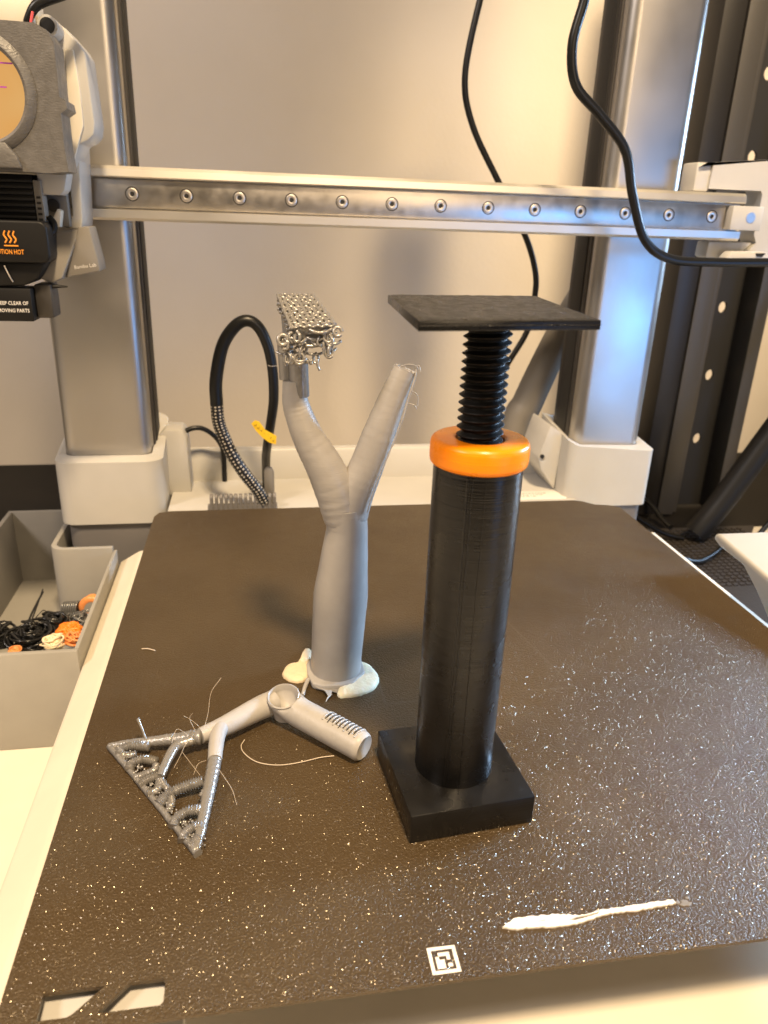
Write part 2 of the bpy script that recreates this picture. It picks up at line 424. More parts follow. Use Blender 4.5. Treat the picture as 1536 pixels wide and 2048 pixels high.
# rear deck with back lip
bm = bmesh.new(); prism(bm, [(293, TZ), (293, -12), (296, -10), (351, -10), (352.5, 8.5), (354, 10), (358, 10), (359, 8), (359, TZ)], 'x', 3, 247)
obj('rear_deck', bm, 'white', W, 50)
bm = bmesh.new(); box(bm, 60.8, 61.2, 351.2, 352.4, -8, 10.1)
obj('deck_seam', bm, 'dark', W)
bm = bmesh.new(); prism(bm, [(208, 302), (241, 302), (242, 304), (239.5, 315), (237, 316.3), (209, 316.5)], 'z', -9.9, -9.3, bev=0.15)
lab = obj('rating_label', bm, 'paper', W)
for k in range(3):
    b2 = bmesh.new()
    x = 212
    while x < 232 - k * 5:
        w = random.uniform(0.8, 2.4); box(b2, x, x + w, 311.5 - k * 2.6, 312.3 - k * 2.6, -9.29, -9.25); x += w + 0.7
    obj('print_line', b2, 'greyink', lab)

def column(x0, x1, flip):
    # extruded aluminium upright: rounded front face and a grooved inner side
    s = 1 if flip else -1
    a, b = (x0, x1)
    bm = bmesh.new(); prism(bm, rrect(a, b, 314, 352, 7, 6), 'z', -30, 420)
    col = obj('column', bm, 'alu', W, 30)
    xi = a if flip else b
    bm = bmesh.new(); box(bm, min(xi - s * 1.0, xi + s * 1.0), max(xi - s * 1.0, xi + s * 1.0), 322, 346, 22, 418, 0.4)
    obj('groove_strip', bm, 'groove', col)
    bm = bmesh.new(); box(bm, min(xi - s * 1.6, xi + s * 0.4), max(xi - s * 1.6, xi + s * 0.4), 326, 341, 22.5, 417.5, 0.2)
    obj('groove', bm, 'dark', col)
    return col
column(-52, -4.5, False)
column(246, 291, True)

def collar(outline, inner, zlow, ztop):
    """sleeve round the foot of a column: the top edge climbs from front to back (and towards the inner side)"""
    bm = bmesh.new()
    n = len(outline)
    def ring(pts, zf): return [bm.verts.new((p[0], p[1], zf(p))) for p in pts]
    o0 = ring([(p[0], p[1]) for p in outline], lambda p: zlow)
    o1 = ring(outline, lambda p: ztop(p) - 1.2)
    cx = sum(p[0] for p in outline) / n; cy = sum(p[1] for p in outline) / n
    mid = [(p[0] + (q[0] - p[0]) * 0.35, p[1] + (q[1] - p[1]) * 0.35) for p, q in zip(outline, inner)]
    o2 = ring(mid, lambda p: ztop(p)); o3 = ring(inner, lambda p: ztop(p) - 0.6); o4 = ring(inner, lambda p: ztop(p) - 9)
    for A, B in ((o0, o1), (o1, o2), (o2, o3), (o3, o4)):
        for k in range(n): bm.faces.new((A[k], A[(k + 1) % n], B[(k + 1) % n], B[k]))
    bm.faces.new(o0)
    return obj('column_foot', bm, 'white', W, 45)
def zl(p): return 20 + max(0, (p[1] - 322)) * 0.30 + (3 if p[0] > -8 and p[1] > 318 else 0)
collar(rrect(-56, 1.5, 302, 358, 9, 6), rrect(-52.3, -4.2, 313.5, 352, 6.8, 6), -17.5, zl)
def zr(p): return 21.5 + max(0, (252 - p[0])) * 0.5 + max(0, p[1] - 330) * 0.2
collar(rrect(240, 296, 303, 358, 5, 6), rrect(245.8, 291.2, 313.5, 352, 6.8, 6), -15.5, zr)
# flared flank of the right foot
bm = bmesh.new(); prism(bm, [(239.6, -10), (241, 27), (232, 33), (229.5, 24), (226.5, 12), (229, 4)], 'y', 318, 350, bev=1.2)
obj('foot_flank', bm, 'white', W)
bm = bmesh.new(); ycyl(bm, 228.6, 13, 1.3, 316.9, 318.4, 16); obj('foot_screw', bm, 'dark', W)
# darker plinths below the feet
bm = bmesh.new(); prism(bm, rrect(-53, 0, 304.5, 356, 8, 5), 'z', TZ, -17.2); obj('plinth', bm, 'grey', W)
bm = bmesh.new(); prism(bm, rrect(246, 294, 305, 356, 5, 5), 'z', TZ, -15.2); obj('plinth', bm, 'grey', W)

# bed carrier under the plate
bm = bmesh.new(); box(bm, 10, 246, 16, 262, -9, -1.4, 1.0); obj('heated_bed', bm, 'grey', W)
bm = bmesh.new(); box(bm, 40, 216, 60, 220, -31, -9.2, 2.0); obj('bed_carriage', bm, 'grey', W)
bm = bmesh.new(); prism(bm, [(1.5, -9), (1.5, -5.2), (7.5, -3.9), (15.4, -3.2), (15.4, -9)], 'x', 4.5, 36, bev=0.5)
obj('bed_corner_tab', bm, 'white', W)

# cable comb on the rear deck, its links one by one
for k in range(14):
    bm = bmesh.new(); x = 26.5 + k * 2.72
    prism(bm, [(298.5, -10.1), (298.5, -2.2), (299.6, -0.6), (301.4, -0.6), (303, -2.2), (303, -10.1)], 'x', x, x + 1.75, bev=0.35)
    obj('comb_rib', bm, 'grey', W)
bm = bmesh.new(); box(bm, 25.2, 64.2, 299.2, 302.4, -10.2, -6.8, 0.3); obj('comb_base', bm, 'grey', W)
bm = bmesh.new(); prism(bm, [(57.2, -10.2), (57.2, 9), (58.6, 11.6), (61.6, 11.6), (63, 9), (63, -10.2)], 'y', 309, 312.5, bev=0.6); obj('cable_guide', bm, 'strut', W)
bm = bmesh.new(); prism(bm, [(-2.5, -12), (14, -12), (13, 24), (10.5, 28.5), (1, 29), (-2.5, 26)], 'y', 331, 350, bev=1.0); obj('cable_inlet', bm, 'white', W)

# ---- crossbeam with linear rail
bm = bmesh.new()
prism(bm, [(310, 142.8), (292.4, 142.8), (291.2, 144), (291.2, 147.6), (296, 148.1), (296, 161.2), (291.6, 161.6), (291.2, 162.2), (291.8, 165.2), (293.2, 166.6), (310, 166.6)], 'x', -60, 316)
beam = obj('crossbeam', bm, 'alu_beam', W, 30)
bm = bmesh.new(); box(bm, -60, 306.5, 293.6, 296.1, 148.5, 160.8, 0.35)
rail = obj('linear_rail', bm, 'rail', W)
sx0 = -1.1
def rail_screw(x, z=154.67, y=293.6):
    bm = bmesh.new(); ycyl(bm, x, z, 3.25, y - 0.06, y + 0.3, 28, inner=2.78)
    ring = obj('screw_hole', bm, 'dark', rail)
    bm = bmesh.new(); t = bmesh.new()
    lathe(t, [(1.1, -0.5), (1.1, 0.26), (1.3, 0.34), (2.3, 0.34), (2.62, 0.2), (2.7, -0.3)], 0, 0, 6 * 4)
    for v in t.verts: v.co = Vector((x + v.co.x, y - v.co.z + 0.1, z + v.co.y))
    merge(bm, t); obj('rail_screw', bm, 'steel', rail)
    bm = bmesh.new(); ycyl(bm, x, z, 1.25, y - 0.02, y + 0.2, 6); obj('hex_socket', bm, 'dark', rail)
for i in range(13): rail_screw(sx0 + 25 * i)
bm = bmesh.new(); box(bm, 307.5, 325.5, 288.5, 296, 148.3, 160.4, 0.5); eb = obj('end_block', bm, 'white', W)
bm = bmesh.new(); ycyl(bm, 318.5, 154.8, 2.7, 288.2, 289.2, 20); obj('end_screw', bm, 'steel', eb)
# right carriage that carries the beam end
bm = bmesh.new()
prism(bm, [(289.5, 179), (293, 181), (297, 181.3), (296.5, 168.5), (327.5, 168.5), (328.8, 166.8), (328.8, 146), (331, 142), (322, 132), (345, 130), (352, 136), (352, 186), (330, 184.2), (297.2, 181.4)], 'y', 297.5, 312)
obj('beam_carriage', bm, 'white', W, 40)
bm = bmesh.new(); box(bm, 288.5, 297.4, 299, 313.8, 167, 181.2, 1.0); obj('carriage_shoulder', bm, 'white', W)
bm = bmesh.new(); prism(bm, [(304, 142), (331, 142), (322, 133), (310, 131), (303.5, 134)], 'y', 300, 312, bev=0.8); obj('carriage_lower', bm, 'white', W)
bm = bmesh.new(); prism(bm, [(309, 134), (312, 137.4), (332, 137.8), (336, 135), (334, 131.5), (312, 131)], 'y', 289, 297, bev=0.8); obj('cable_clip', bm, 'white', W)
bm = bmesh.new(); prism(bm, [(326, 136.9), (332, 137.1), (330, 135), (327, 135.2)], 'y', 288.6, 289.3); obj('clip_slot', bm, 'dark', W)

# ---- toolhead
bm = bmesh.new(); box(bm, -82, -24, 248, 284, 161, 214, 2.0)
head = obj('toolhead', bm, 'white', W)
SC = (-45.2, 187.4)
shell_pts = [(-72, 160.6), (-72, 204), (-69, 209.5), (-66, 211), (-22, 210.6), (-18, 208.6), (-15.9, 204.8), (-16.0, 187), (-14.0, 186), (-13.6, 183.2), (-16.2, 181.4), (-16.2, 170), (-15.6, 161.2), (-22, 160.4)]
bm = bmesh.new(); prism(bm, shell_pts, 'y', 231, 247, holes=[circle(SC[0], SC[1], 21.0, 40)])
obj('front_shell', bm, 'shell', head, 30)
bm = bmesh.new(); t = bmesh.new()
lathe(t, [(16.7, 4.0), (17.2, 0.2), (18.2, -0.5), (19.4, -0.2), (21.3, 1.2), (21.3, 10), (16.7, 10), (16.7, 4.0)], 0, 0, 56)
for v in t.verts: v.co = Vector((SC[0] + v.co.x, 229.5 + v.co.z, SC[1] + v.co.y))
merge(bm, t); obj('screen_bezel', bm, 'shell', head, 40)
bm = bmesh.new(); ycyl(bm, SC[0], SC[1], 16.9, 232.2, 236, 56)
scr = obj('round_screen', bm, 'screen', head)
bm = bmesh.new(); box(bm, -60, -31.5, 231.9, 232.15, 196.9, 197.4); obj('screen_line', bm, 'purple', scr)
bm = bmesh.new(); box(bm, -56, -34.6, 231.9, 232.15, 189.0, 189.5); obj('screen_line', bm, 'purple', scr)
bm = bmesh.new(); prism(bm, [(-60, 161.5), (-60, 166), (-56, 170.5), (-37, 170.5), (-33.5, 166), (-32, 161.5)], 'y', 228.5, 231.2, bev=0.8); obj('shell_foot', bm, 'shell', head)
# white side frame with camera boss
bm = bmesh.new()
prism(bm, [(-24, 213), (-20.2, 216.5), (-16.2, 214), (-11.5, 208.8), (-9.8, 206), (-8.6, 181), (-9.4, 176.6), (-12, 174.2), (-15.2, 172.8), (-20.2, 162.3), (-22.8, 160), (-24, 166)], 'y', 257, 279, bev=0.9)
obj('side_frame', bm, 'white', head)
bm = bmesh.new(); prism(bm, [(-17.2, 206.6), (-13.9, 206.8), (-12.9, 193), (-12.9, 179.8), (-18.6, 165.2), (-19.5, 170), (-17.8, 193)], 'y', 255.6, 257.6, bev=0.5); obj('side_panel', bm, 'cream', head)
bm = bmesh.new(); ycyl(bm, -20.6, 212.6, 3.7, 246, 262, 28); boss = obj('camera_boss', bm, 'white', head)
bm = bmesh.new(); ycyl(bm, -20.6, 212.6, 2.75, 245.6, 246.6, 28); obj('lens', bm, 'dark', boss)
for zz, hh in ((198.5, 6.5), (192, 3.6), (186.4, 6.5)):
    bm = bmesh.new(); box(bm, -20.6 - (200 - zz) * .04, -18.9 - (200 - zz) * .04, 255.2, 257.4, zz - hh / 2, zz + hh / 2, 0.2); obj('vent_slot', bm, 'dark', head)
for zz in (194.6, 189.4):
    bm = bmesh.new(); box(bm, -20.9, -18.4, 253.8, 256.4, zz - .5, zz + .5, 0.15); obj('wire_clip', bm, 'white', head)
# carriage bracket down to the rail
bm = bmesh.new()
prism(bm, [(-22.5, 176), (-17.6, 176), (-18.6, 158), (-19.4, 142.8), (-20.2, 139.2), (-26.8, 139.2), (-27.4, 141.2), (-24.6, 142.2), (-23.2, 144.6), (-22.9, 158.2), (-24.6, 161)], 'y', 266, 291, bev=0.5)
obj('carriage_bracket', bm, 'white', head)
for zz in (171.5, 138.6):
    bm = bmesh.new(); ycyl(bm, -17.8 if zz > 150 else -18.2, zz, 1.7, 262, 265.9, 20); obj('bracket_screw', bm, 'steel', head)
bm = bmesh.new(); prism(bm, [(-31.5, 161), (-19.5, 161), (-21.2, 154.6), (-23.2, 152.6), (-31.0, 152.6)], 'y', 246.5, 258, bev=0.6); obj('carriage_block', bm, 'white', head)
bm = bmesh.new(); box(bm, -36, -24, 262, 268, 140, 160, 0.6); cp = obj('carriage_plate', bm, 'strut', head)
for px, pz in ((-29.6, 148.6), (-33.4, 157.4)):
    bm = bmesh.new(); ycyl(bm, px, pz, 2.6, 260.3, 262.1, 24); obj('roller', bm, 'groove', cp)
bm = bmesh.new(); prism(bm, [(-31, 140), (-26.5, 140), (-25.2, 146.5), (-26.6, 147.4)], 'y', 254, 259, bev=0.3); obj('lever', bm, 'cream', head)
# heatsink fins
bm = bmesh.new(); box(bm, -70, -33.6, 247.5, 262, 142.2, 160, 0.3); hs = obj('heatsink', bm, 'matte_black', head)
for k in range(7):
    bm = bmesh.new(); box(bm, -70, -33.2, 244.5, 247.4, 143.2 + k * 2.3, 144.3 + k * 2.3, 0.15); obj('fin', bm, 'matte_black', hs)
bm = bmesh.new(); box(bm, -33.0, -29.8, 245, 252, 141, 158, 0.3); ps = obj('fan_side', bm, 'strut', head)
for k in range(5):
    bm = bmesh.new(); box(bm, -32.2, -30.6, 244.6, 245.1, 142.6 + k * 2.1, 143.5 + k * 2.1); obj('side_slot', bm, 'dark', ps)
# hot end cover with warning
bm = bmesh.new(); prism(bm, rrect(-66, -27.6, 126.4, 142.6, 3.2, 6), 'y', 236, 254, bev=0.9, seg=3); hot = obj('hotend_cover', bm, 'matte_black', head)
text('warning_text', 'CAUTION HOT', 2.6, (-37.4, 235.9, 129.7), (90, 0, 0), 'orange_ink', hot, bold=0.03, sx=0.70, right=True)
for k in range(3):
    bm = bmesh.new(); x = -44.1 + k * 1.75
    tube(bm, [(x, 235.9, 134.0), (x + 0.75, 235.9, 135.3), (x - 0.15, 235.9, 137.0), (x + 0.5, 235.9, 138.6)], 0.34, 8, 6); obj('heat_wave', bm, 'orange_ink', hot)
bm = bmesh.new(); box(bm, -44.6, -39.2, 235.75, 236.1, 132.7, 133.2); obj('heat_bar', bm, 'orange_ink', hot)
bm = bmesh.new(); prism(bm, [(-64, 126.6), (-30, 126.6), (-34, 120), (-40, 117), (-64, 116)], 'y', 239, 256, bev=1.2); obj('nozzle_sock', bm, 'matte_black', head)
bm = bmesh.new(); tube(bm, [(-46.5, 238.4, 125), (-45, 238.2, 121), (-44, 238.6, 118.6)], 0.3, 8, 6); obj('spring_wire', bm, 'steel', head)
bm = bmesh.new(); tube(bm, [(-29, 248, 144), (-27, 247, 141.5), (-27.5, 246, 138.5), (-31, 245, 136)], 1.3, 10, 6); obj('head_cable', bm, 'cable', head)
# wiper housing left of the bed, grey, lettered
wipe_pts = [(-30, 138), (-26, 139.8), (-16.4, 140.2), (-13.9, 140.6), (-11.4, 126), (-11.0, 122.9), (-20, 119.4), (-30, 116), (-36, 118.6), (-40.4, 122.2)]
bm = bmesh.new()
F0 = [(-29.6, 252, 138), (-17.6, 252, 139.8), (-26.2, 246, 119.6), (-30.5, 246, 117.4), (-40.2, 246, 121.8)]
vs = [bm.verts.new(p) for p in F0]; bm.faces.new(vs)
bk = [bm.verts.new((p[0], 268, p[2])) for p in F0]; bm.faces.new(list(reversed(bk)))
for k in range(len(vs)): bm.faces.new((vs[k], bk[k], bk[(k + 1) % 5], vs[(k + 1) % 5]))
bmesh.ops.recalc_face_normals(bm, faces=bm.faces)
bmesh.ops.bevel(bm, geom=list(bm.edges), offset=0.9, segments=3, profile=0.5, affect='EDGES')
duct = obj('air_duct', bm, 'strut', head, 40)
bm = bmesh.new(); prism(bm, [(-18.6, 140.4), (-14, 140.8), (-11.6, 127), (-11.2, 122.6), (-25.9, 119.6)], 'y', 251, 266, bev=0.7); cheek = obj('duct_cheek', bm, 'strut', head)
text('maker_lettering', 'Bambu Lab', 2.15, (-21.8, 250.9, 123.3), (90, -8, 0), 'white_ink', cheek, sx=0.98)
bm = bmesh.new(); tube(bm, [(-37, 244.5, 115.8), (-30, 246, 116.4), (-24.5, 247, 116.3)], [0.5, 0.9, 0.3], 8, 6); obj('nozzle_strip', bm, 'matte_black', head)
bm = bmesh.new(); box(bm, -70, -37.6, 238, 252, 102.6, 116, 0.5); lp = obj('label_plate', bm, 'matte_black', head)
text('notice_text', 'KEEP CLEAR OF', 2.1, (-39.0, 237.9, 109.4), (90, 0, 0), 'white_ink', lp, bold=0.02, sx=0.84, right=True)
text('notice_text', 'MOVING PARTS', 2.1, (-38.9, 237.9, 106.4), (90, 0, 0), 'white_ink', lp, bold=0.02, sx=0.84, right=True)
bm = bmesh.new(); box(bm, -37.4, -30.6, 243, 256, 103.4, 117.4, 0.8); obj('plate_side', bm, 'groove', head)
# top block and wires
bm = bmesh.new(); box(bm, -75, -24.5, 243, 262, 210.8, 224, 2.0); obj('top_block', bm, 'cream', head)
bm = bmesh.new(); tube(bm, [(-27.5, 240, 210), (-25.6, 240, 213.6), (-22, 240, 218), (-14, 242, 222), (-4, 250, 228)], [1.0, 1.6, 1.9, 2.1, 2.1], 12, 6); obj('wire_sleeve', bm, 'cable', head)
bm = bmesh.new(); tube(bm, [(-25.4, 238.6, 209.8), (-24.6, 238.4, 212.2), (-23.6, 238.4, 215.4)], 0.5, 8, 5); obj('signal_wire', bm, 'pink', head)

# ---- screen housing at the right of the bed
bm = bmesh.new()
prism(bm, [(60, 2), (100, 8.5), (146, 13.4), (184, 16.8), (187, 15.8), (187.4, 13), (182, 11.4), (164, 10.8), (152, 4.3), (140, -4), (110, -22), (60, -30)], 'x', 265, 360, bev=1.2, seg=3)
obj('display_housing', bm, 'white', W, 40)

bm = bmesh.new(); box(bm, 306, 352, 66, 126, TZ, -10, 2.0); obj('display_stand', bm, 'white', W)

# ================================================================== build plate
DEP = 275.0; PW = 255.8
def plate_outline():
    o = [(4, 0), (PW - 4, 0), (PW, 4)]
    o += [(PW, 262), (PW - 6, 266), (PW - 13, 267.5), (PW - 18, 273), (PW - 22, DEP)]
    o += [(22, DEP), (7, DEP), (2, DEP - 2), (0, DEP - 7), (0, 4)]
    return o
h1 = [(8.0, 2.9), (8.0, 8.6), (20.0, 8.7), (14.6, 3.4), (13.6, 2.9)]
h2 = [(19.4, 2.9), (25.0, 8.7), (31.6, 8.7), (32.2, 8.1), (32.2, 3.6), (31.6, 2.9)]
bm = bmesh.new(); prism(bm, plate_outline(), 'z', -1.0, 0.0, holes=[h1, h2])
plate = tag(obj('build_plate', bm, 'plate', None, 30), 'dark bronze textured steel build plate with glittering grain', 'build plate')
# marker square
bm = bmesh.new()
def cell(bm, x0, x1, y0, y1): box(bm, x0, x1, y0, y1, 0.012, 0.035)
mx, my = 87.95, 1.6; ms = 6.35
cell(bm, mx, mx + ms, my + ms - 0.8, my + ms); cell(bm, mx, mx + ms, my, my + 0.8)
cell(bm, mx, mx + 0.8, my + 0.8, my + ms - 0.8); cell(bm, mx + ms - 0.8, mx + ms, my + 0.8, my + ms - 0.8)
u = ms / 8
for (a, b, c, d) in ((2.7, 5.9, 5.1, 6.2), (4.9, 5.9, 3.9, 5.1), (1.8, 2.8, 3.0, 5.1), (1.8, 4.2, 1.5, 3.0), (2.8, 4.2, 3.0, 4.1), (4.9, 6.2, 1.8, 2.9)):
    cell(bm, mx + a * u, mx + b * u, my + c * u, my + d * u)
obj('marker_square', bm, 'mark', plate)
# faint scuffs left by earlier prints
def scuff(pts, w=0.5):
    bm = bmesh.new()
    for a, b in zip(pts, pts[1:]):
        a = Vector((*a, 0)); b = Vector((*b, 0)); n = Vector((-(b - a).y, (b - a).x, 0)).normalized() * w / 2
        q = [a + n, b + n, b - n, a - n]
        f = [bm.verts.new((p.x, p.y, 0.006)) for p in q]; bm.faces.new(f)
    obj('scuff', bm, 'scratch', plate)
scuff([(144, 180), (160, 98), (138, 98.6)], 0.7)
scuff([(108, 97), (93.5, 96.5), (92.8, 126)], 0.75)
scuff([(92.5, 128), (112, 137)], 0.7)
scuff([(96, 150), (98, 184), (112, 187)], 0.5)

# glue smear near the front edge
def blob_sheet(name, outline, h, material, z=0.01, label=None, cat=None, dome=0.55, group=None):
    n0 = len(outline); cl = crom([(*p, 0) for p in outline[-2:] + outline + outline[:3]], 5); outline = [(p.x + random.uniform(-.13, .13), p.y + random.uniform(-.13, .13)) for p in cl[10:10 + n0 * 5]]
    bm = bmesh.new(); cx = sum(p[0] for p in outline) / len(outline); cy = sum(p[1] for p in outline) / len(outline)
    rings = []
    for s, hz in ((1.0, 0.0), (1.0, 0.3), (0.96, 0.62), (0.86, 0.86), (0.7, 0.97), (0.45, 1.02), (0.2, 1.03)):
        rings.append([bm.verts.new((cx + (p[0] - cx) * s, cy + (p[1] - cy) * s, z + h * hz * random.uniform(.95, 1.05))) for p in outline])
    n = len(outline)
    for a, b in zip(rings, rings[1:]):
        for k in range(n): bm.faces.new((a[k], a[(k + 1) % n], b[(k + 1) % n], b[k]))
    bm.faces.new(rings[-1]); bm.faces.new(list(reversed(rings[0])))
    o = obj(name, bm, material, None, 80)
    return tag(o, label, cat, group)
def strip(name, top, bot, h, material, label, cat):
    bm = bmesh.new(); T = [bm.verts.new((*p, 0.02)) for p in top]; B = [bm.verts.new((*p, 0.02)) for p in bot]
    Mi = [bm.verts.new(((a[0] + b[0]) / 2, (a[1] + b[1]) / 2, 0.02 + h * random.uniform(.7, 1.2))) for a, b in zip(top, bot)]
    for k in range(len(T) - 1):
        bm.faces.new((T[k], T[k + 1], Mi[k + 1], Mi[k])); bm.faces.new((Mi[k], Mi[k + 1], B[k + 1], B[k]))
        bm.faces.new((B[k], B[k + 1], T[k + 1], T[k]))
    return tag(obj(name, bm, material, None, 80), label, cat)
top = [(106.2, 10.6), (107.6, 11.2), (109, 12.1), (112, 12.4), (116, 12.2), (119.5, 12.1), (122.6, 11.6), (125, 11.0), (128, 11.4), (131, 11.9), (134, 11.9), (138, 11.9), (142, 12.0), (146, 12.2), (149.2, 12.3)]
bot = [(106.2, 10.4), (107.8, 10.1), (109.4, 9.6), (113, 9.6), (117, 9.2), (120, 9.0), (123, 9.0), (126, 9.5), (129, 10.2), (132, 10.7), (135, 10.7), (139, 10.6), (143, 10.8), (147, 11.0), (149.4, 11.1)]
def ragged(P, j):
    out = []
    for a, b in zip(P, P[1:]):
        for k in range(5):
            t = k / 5; out.append((a[0] + (b[0] - a[0]) * t + random.uniform(-j, j) * .5, a[1] + (b[1] - a[1]) * t + random.uniform(-j, j)))
    return out + [P[-1]]
bm = bmesh.new()
prism(bm, ragged(top, .2) + ragged(bot[::-1], .18), 'z', 0.02, 0.50, holes=[[(122.0, 10.15), (124.2, 10.75), (127.5, 10.95), (130.2, 11.35), (129.4, 10.85), (126.4, 10.35), (123.6, 10.0)], [(114.2, 10.8), (116.4, 11.0), (117.0, 10.85), (115.2, 10.65)]])
tag(obj('glue_streak', bm, 'smear', None, 30), 'long white glue streak smeared across the plate near its front edge', 'glue streak')
bm = bmesh.new()
for k in range(16):
    a = random.uniform(0, 6.28); rr = random.uniform(0.2, 2.0)
    ball(bm, (151.8 + rr * math.cos(a), 11.6 + rr * 0.8 * math.sin(a), 0.08), random.uniform(0.2, 0.6), 1, (1.4, 1, 0.45))
tag(obj('glue_crumbs', bm, 'strut', None), 'grey crumbs at the right end of the white glue streak', 'crumbs')
# ================================================================== black screw jack
jk = thing('screw_jack', (105.5, 56, 0), 'tall black printed screw jack with orange ring nut and square top plate', 'screw jack')
rot5 = Matrix.Rotation(R_(5.2), 3, 'Z')
bm = bmesh.new(); box(bm, 105.4 - 17.1, 105.4 + 17.1, 56.2 - 17.4, 56.2 + 17.4, 0.02, 9.0, 0.35, 2, rot5); obj('jack_base', bm, 'black', jk)
bm = bmesh.new()
prof = [(0, 8.9), (10.6, 8.9), (10.6, 10.2), (10.6, 12)] + [(10.6 + 0.010 * math.sin(k * 1.7) + 0.012 * random.uniform(-1, 1), 12 + k * 0.85) for k in range(1, 100)] + [(10.6, 96.6), (0, 96.6)]
lathe(bm, prof, 105.5, 56, 96); obj('jack_column', bm, 'black', jk, 50)
def seam(ang, w=0.30):
    bm = bmesh.new(); pts = []
    for k in range(48):
        z = 9.6 + k * 86.6 / 47; a = R_(ang) + random.uniform(-.006, .006); pts.append((105.5 + 10.58 * math.cos(a), 56 + 10.58 * math.sin(a), z))
    tube(bm, pts, w, 8, 1, jitter=0.25); obj('seam_line', bm, 'black', jk)
seam(-118); seam(-112.5, 0.22); seam(-96, 0.16)
bm = bmesh.new()
lathe(bm, [(5.6, 96.7), (10.8, 96.7), (11.2, 96.9), (11.5, 97.3), (11.62, 98.0), (11.65, 99.6), (11.62, 101.3), (11.5, 102.0), (11.2, 102.5), (10.8, 102.78), (10.2, 102.85), (6.6, 102.9), (5.8, 102.75), (5.6, 102.4), (5.6, 96.7)], 105.5, 56, 72)
obj('ring_nut', bm, 'orange', jk, 60)
# threaded spindle
bm = bmesh.new(); pitch = 1.86; nz = 17 * 14; seg = 64; rows = []
for j in range(nz + 1):
    z = 98 + 32.4 * j / nz; row = []
    for k in range(seg):
        th = 2 * math.pi * k / seg; t = ((z - 98) / pitch - k / seg) % 1.0
        tri = 1 - abs(2 * t - 1)                      # 0..1..0
        r = 4.3 + 1.15 * min(1, max(0, (tri - 0.15) / 0.78))
        row.append(bm.verts.new((105.2 + r * math.cos(th), 56 + r * math.sin(th), z)))
    rows.append(row)
for a, b in zip(rows, rows[1:]):
    for k in range(seg): bm.faces.new((a[k], a[(k + 1) % seg], b[(k + 1) % seg], b[k]))
bm.faces.new(list(reversed(rows[0]))); bm.faces.new(rows[-1])
obj('threaded_spindle', bm, 'thread', jk, 70)
bm = bmesh.new(); prism(bm, [(84.9, 35.0), (123.7, 39.8), (126.6, 85.0), (86.9, 81.7)], 'z', 129.9, 131.85, bev=0.18); tp = obj('top_plate', bm, 'black', jk)
bm = bmesh.new()
nx, ny = 44, 44; g = []
for j in range(ny + 1):
    row = []
    for i in range(nx + 1):
        s, t = i / nx, j / ny
        a = Vector((85.1, 35.2)).lerp(Vector((123.5, 40.0)), s); b = Vector((87.1, 81.5)).lerp(Vector((126.4, 84.8)), s)
        p = a.lerp(b, t); edge = min(i, nx - i, j, ny - j) == 0
        row.append(bm.verts.new((p.x, p.y, 131.86 if edge else 131.92 + random.uniform(0, 0.13) + (0.10 if min(i, nx - i, j, ny - j) < 3 else 0))))
    g.append(row)
for j in range(ny):
    for i in range(nx): bm.faces.new((g[j][i], g[j][i + 1], g[j + 1][i + 1], g[j + 1][i]))
obj('rough_top_surface', bm, 'black_top', tp, 80)
bm = bmesh.new(); tube(bm, [(85.2, 34.95, 130.9), (104, 37.25, 130.95), (123.7, 39.7, 130.9)], 0.13, 6, 10, jitter=0.3); obj('layer_edge', bm, 'black_top', tp)

# ================================================================== upright forked support
tr = thing('forked_support', (79, 116, 0), 'silver grey forked print support standing on the plate with tangled strand top', 'print support')
bm = bmesh.new(); pts = []; rad = []
for x, z, r in ((79.0, 0.05, 8.7), (79.1, 7, 8.75), (80.3, 31, 9.15), (82.1, 55, 6.75), (81.5, 63, 6.8)):
    pts.append((x, 116, z)); rad.append(r)
def trunk(bm, secs, seg=40, n=6, y=116, cap=(True, True), jit=.005, lin=False):
    if lin:
        P, Rr = [], []
        for a, b in zip(secs, secs[1:]):
            for k in range(n):
                q = Vector(a).lerp(Vector(b), k / n); P.append(q.to_3d()); Rr.append(Vector((q[3], 0, 0)))
        P.append(Vector(secs[-1][:3])); Rr.append(Vector((secs[-1][3], 0, 0)))
    else: P = crom([(s[0], s[1], s[2]) for s in secs], n); Rr = crom([(s[3], 0, 0) for s in secs], n)
    rings = []
    for i, p in enumerate(P):
        T = (P[min(i + 1, len(P) - 1)] - P[max(i - 1, 0)]).normalized()
        nn = Vector((0, 1, 0)); nn = (nn - T * nn.dot(T)).normalized(); bb = T.cross(nn); r = Rr[i].x * (1 + random.uniform(-jit, jit))
        rings.append([bm.verts.new(p + (nn * math.cos(2 * math.pi * k / seg) + bb * math.sin(2 * math.pi * k / seg)) * r) for k in range(seg)])
    for a, b in zip(rings, rings[1:]):
        for k in range(seg): bm.faces.new((a[k], a[(k + 1) % seg], b[(k + 1) % seg], b[k]))
    if cap[0]: bm.faces.new(list(reversed(rings[0])))
    if cap[1]: bm.faces.new(rings[-1])
    return rings
trunk(bm, [(p[0], 116, p[2], r) for p, r in zip(pts, rad)], 22, lin=True); obj('trunk', bm, 'silver', tr, 25)
bm = bmesh.new()
trunk(bm, [(80.9, 116, 59, 6.4), (78.2, 116, 68, 6.45), (74.6, 116, 76.5, 5.9), (69.8, 116, 85.5, 4.9), (67.2, 116, 92, 4.3), (65.8, 116, 97, 3.9), (65.3, 116, 103.5, 3.2)], 32, 14, jit=.011); obj('left_limb', bm, 'silver', tr, 60)
bm = bmesh.new(); trunk(bm, [(66.9, 115.6, 99, 3.1), (66.9, 115.4, 104, 2.9), (66.8, 115, 110, 2.8)], 28, 5); obj('neck', bm, 'strand', tr, 60)
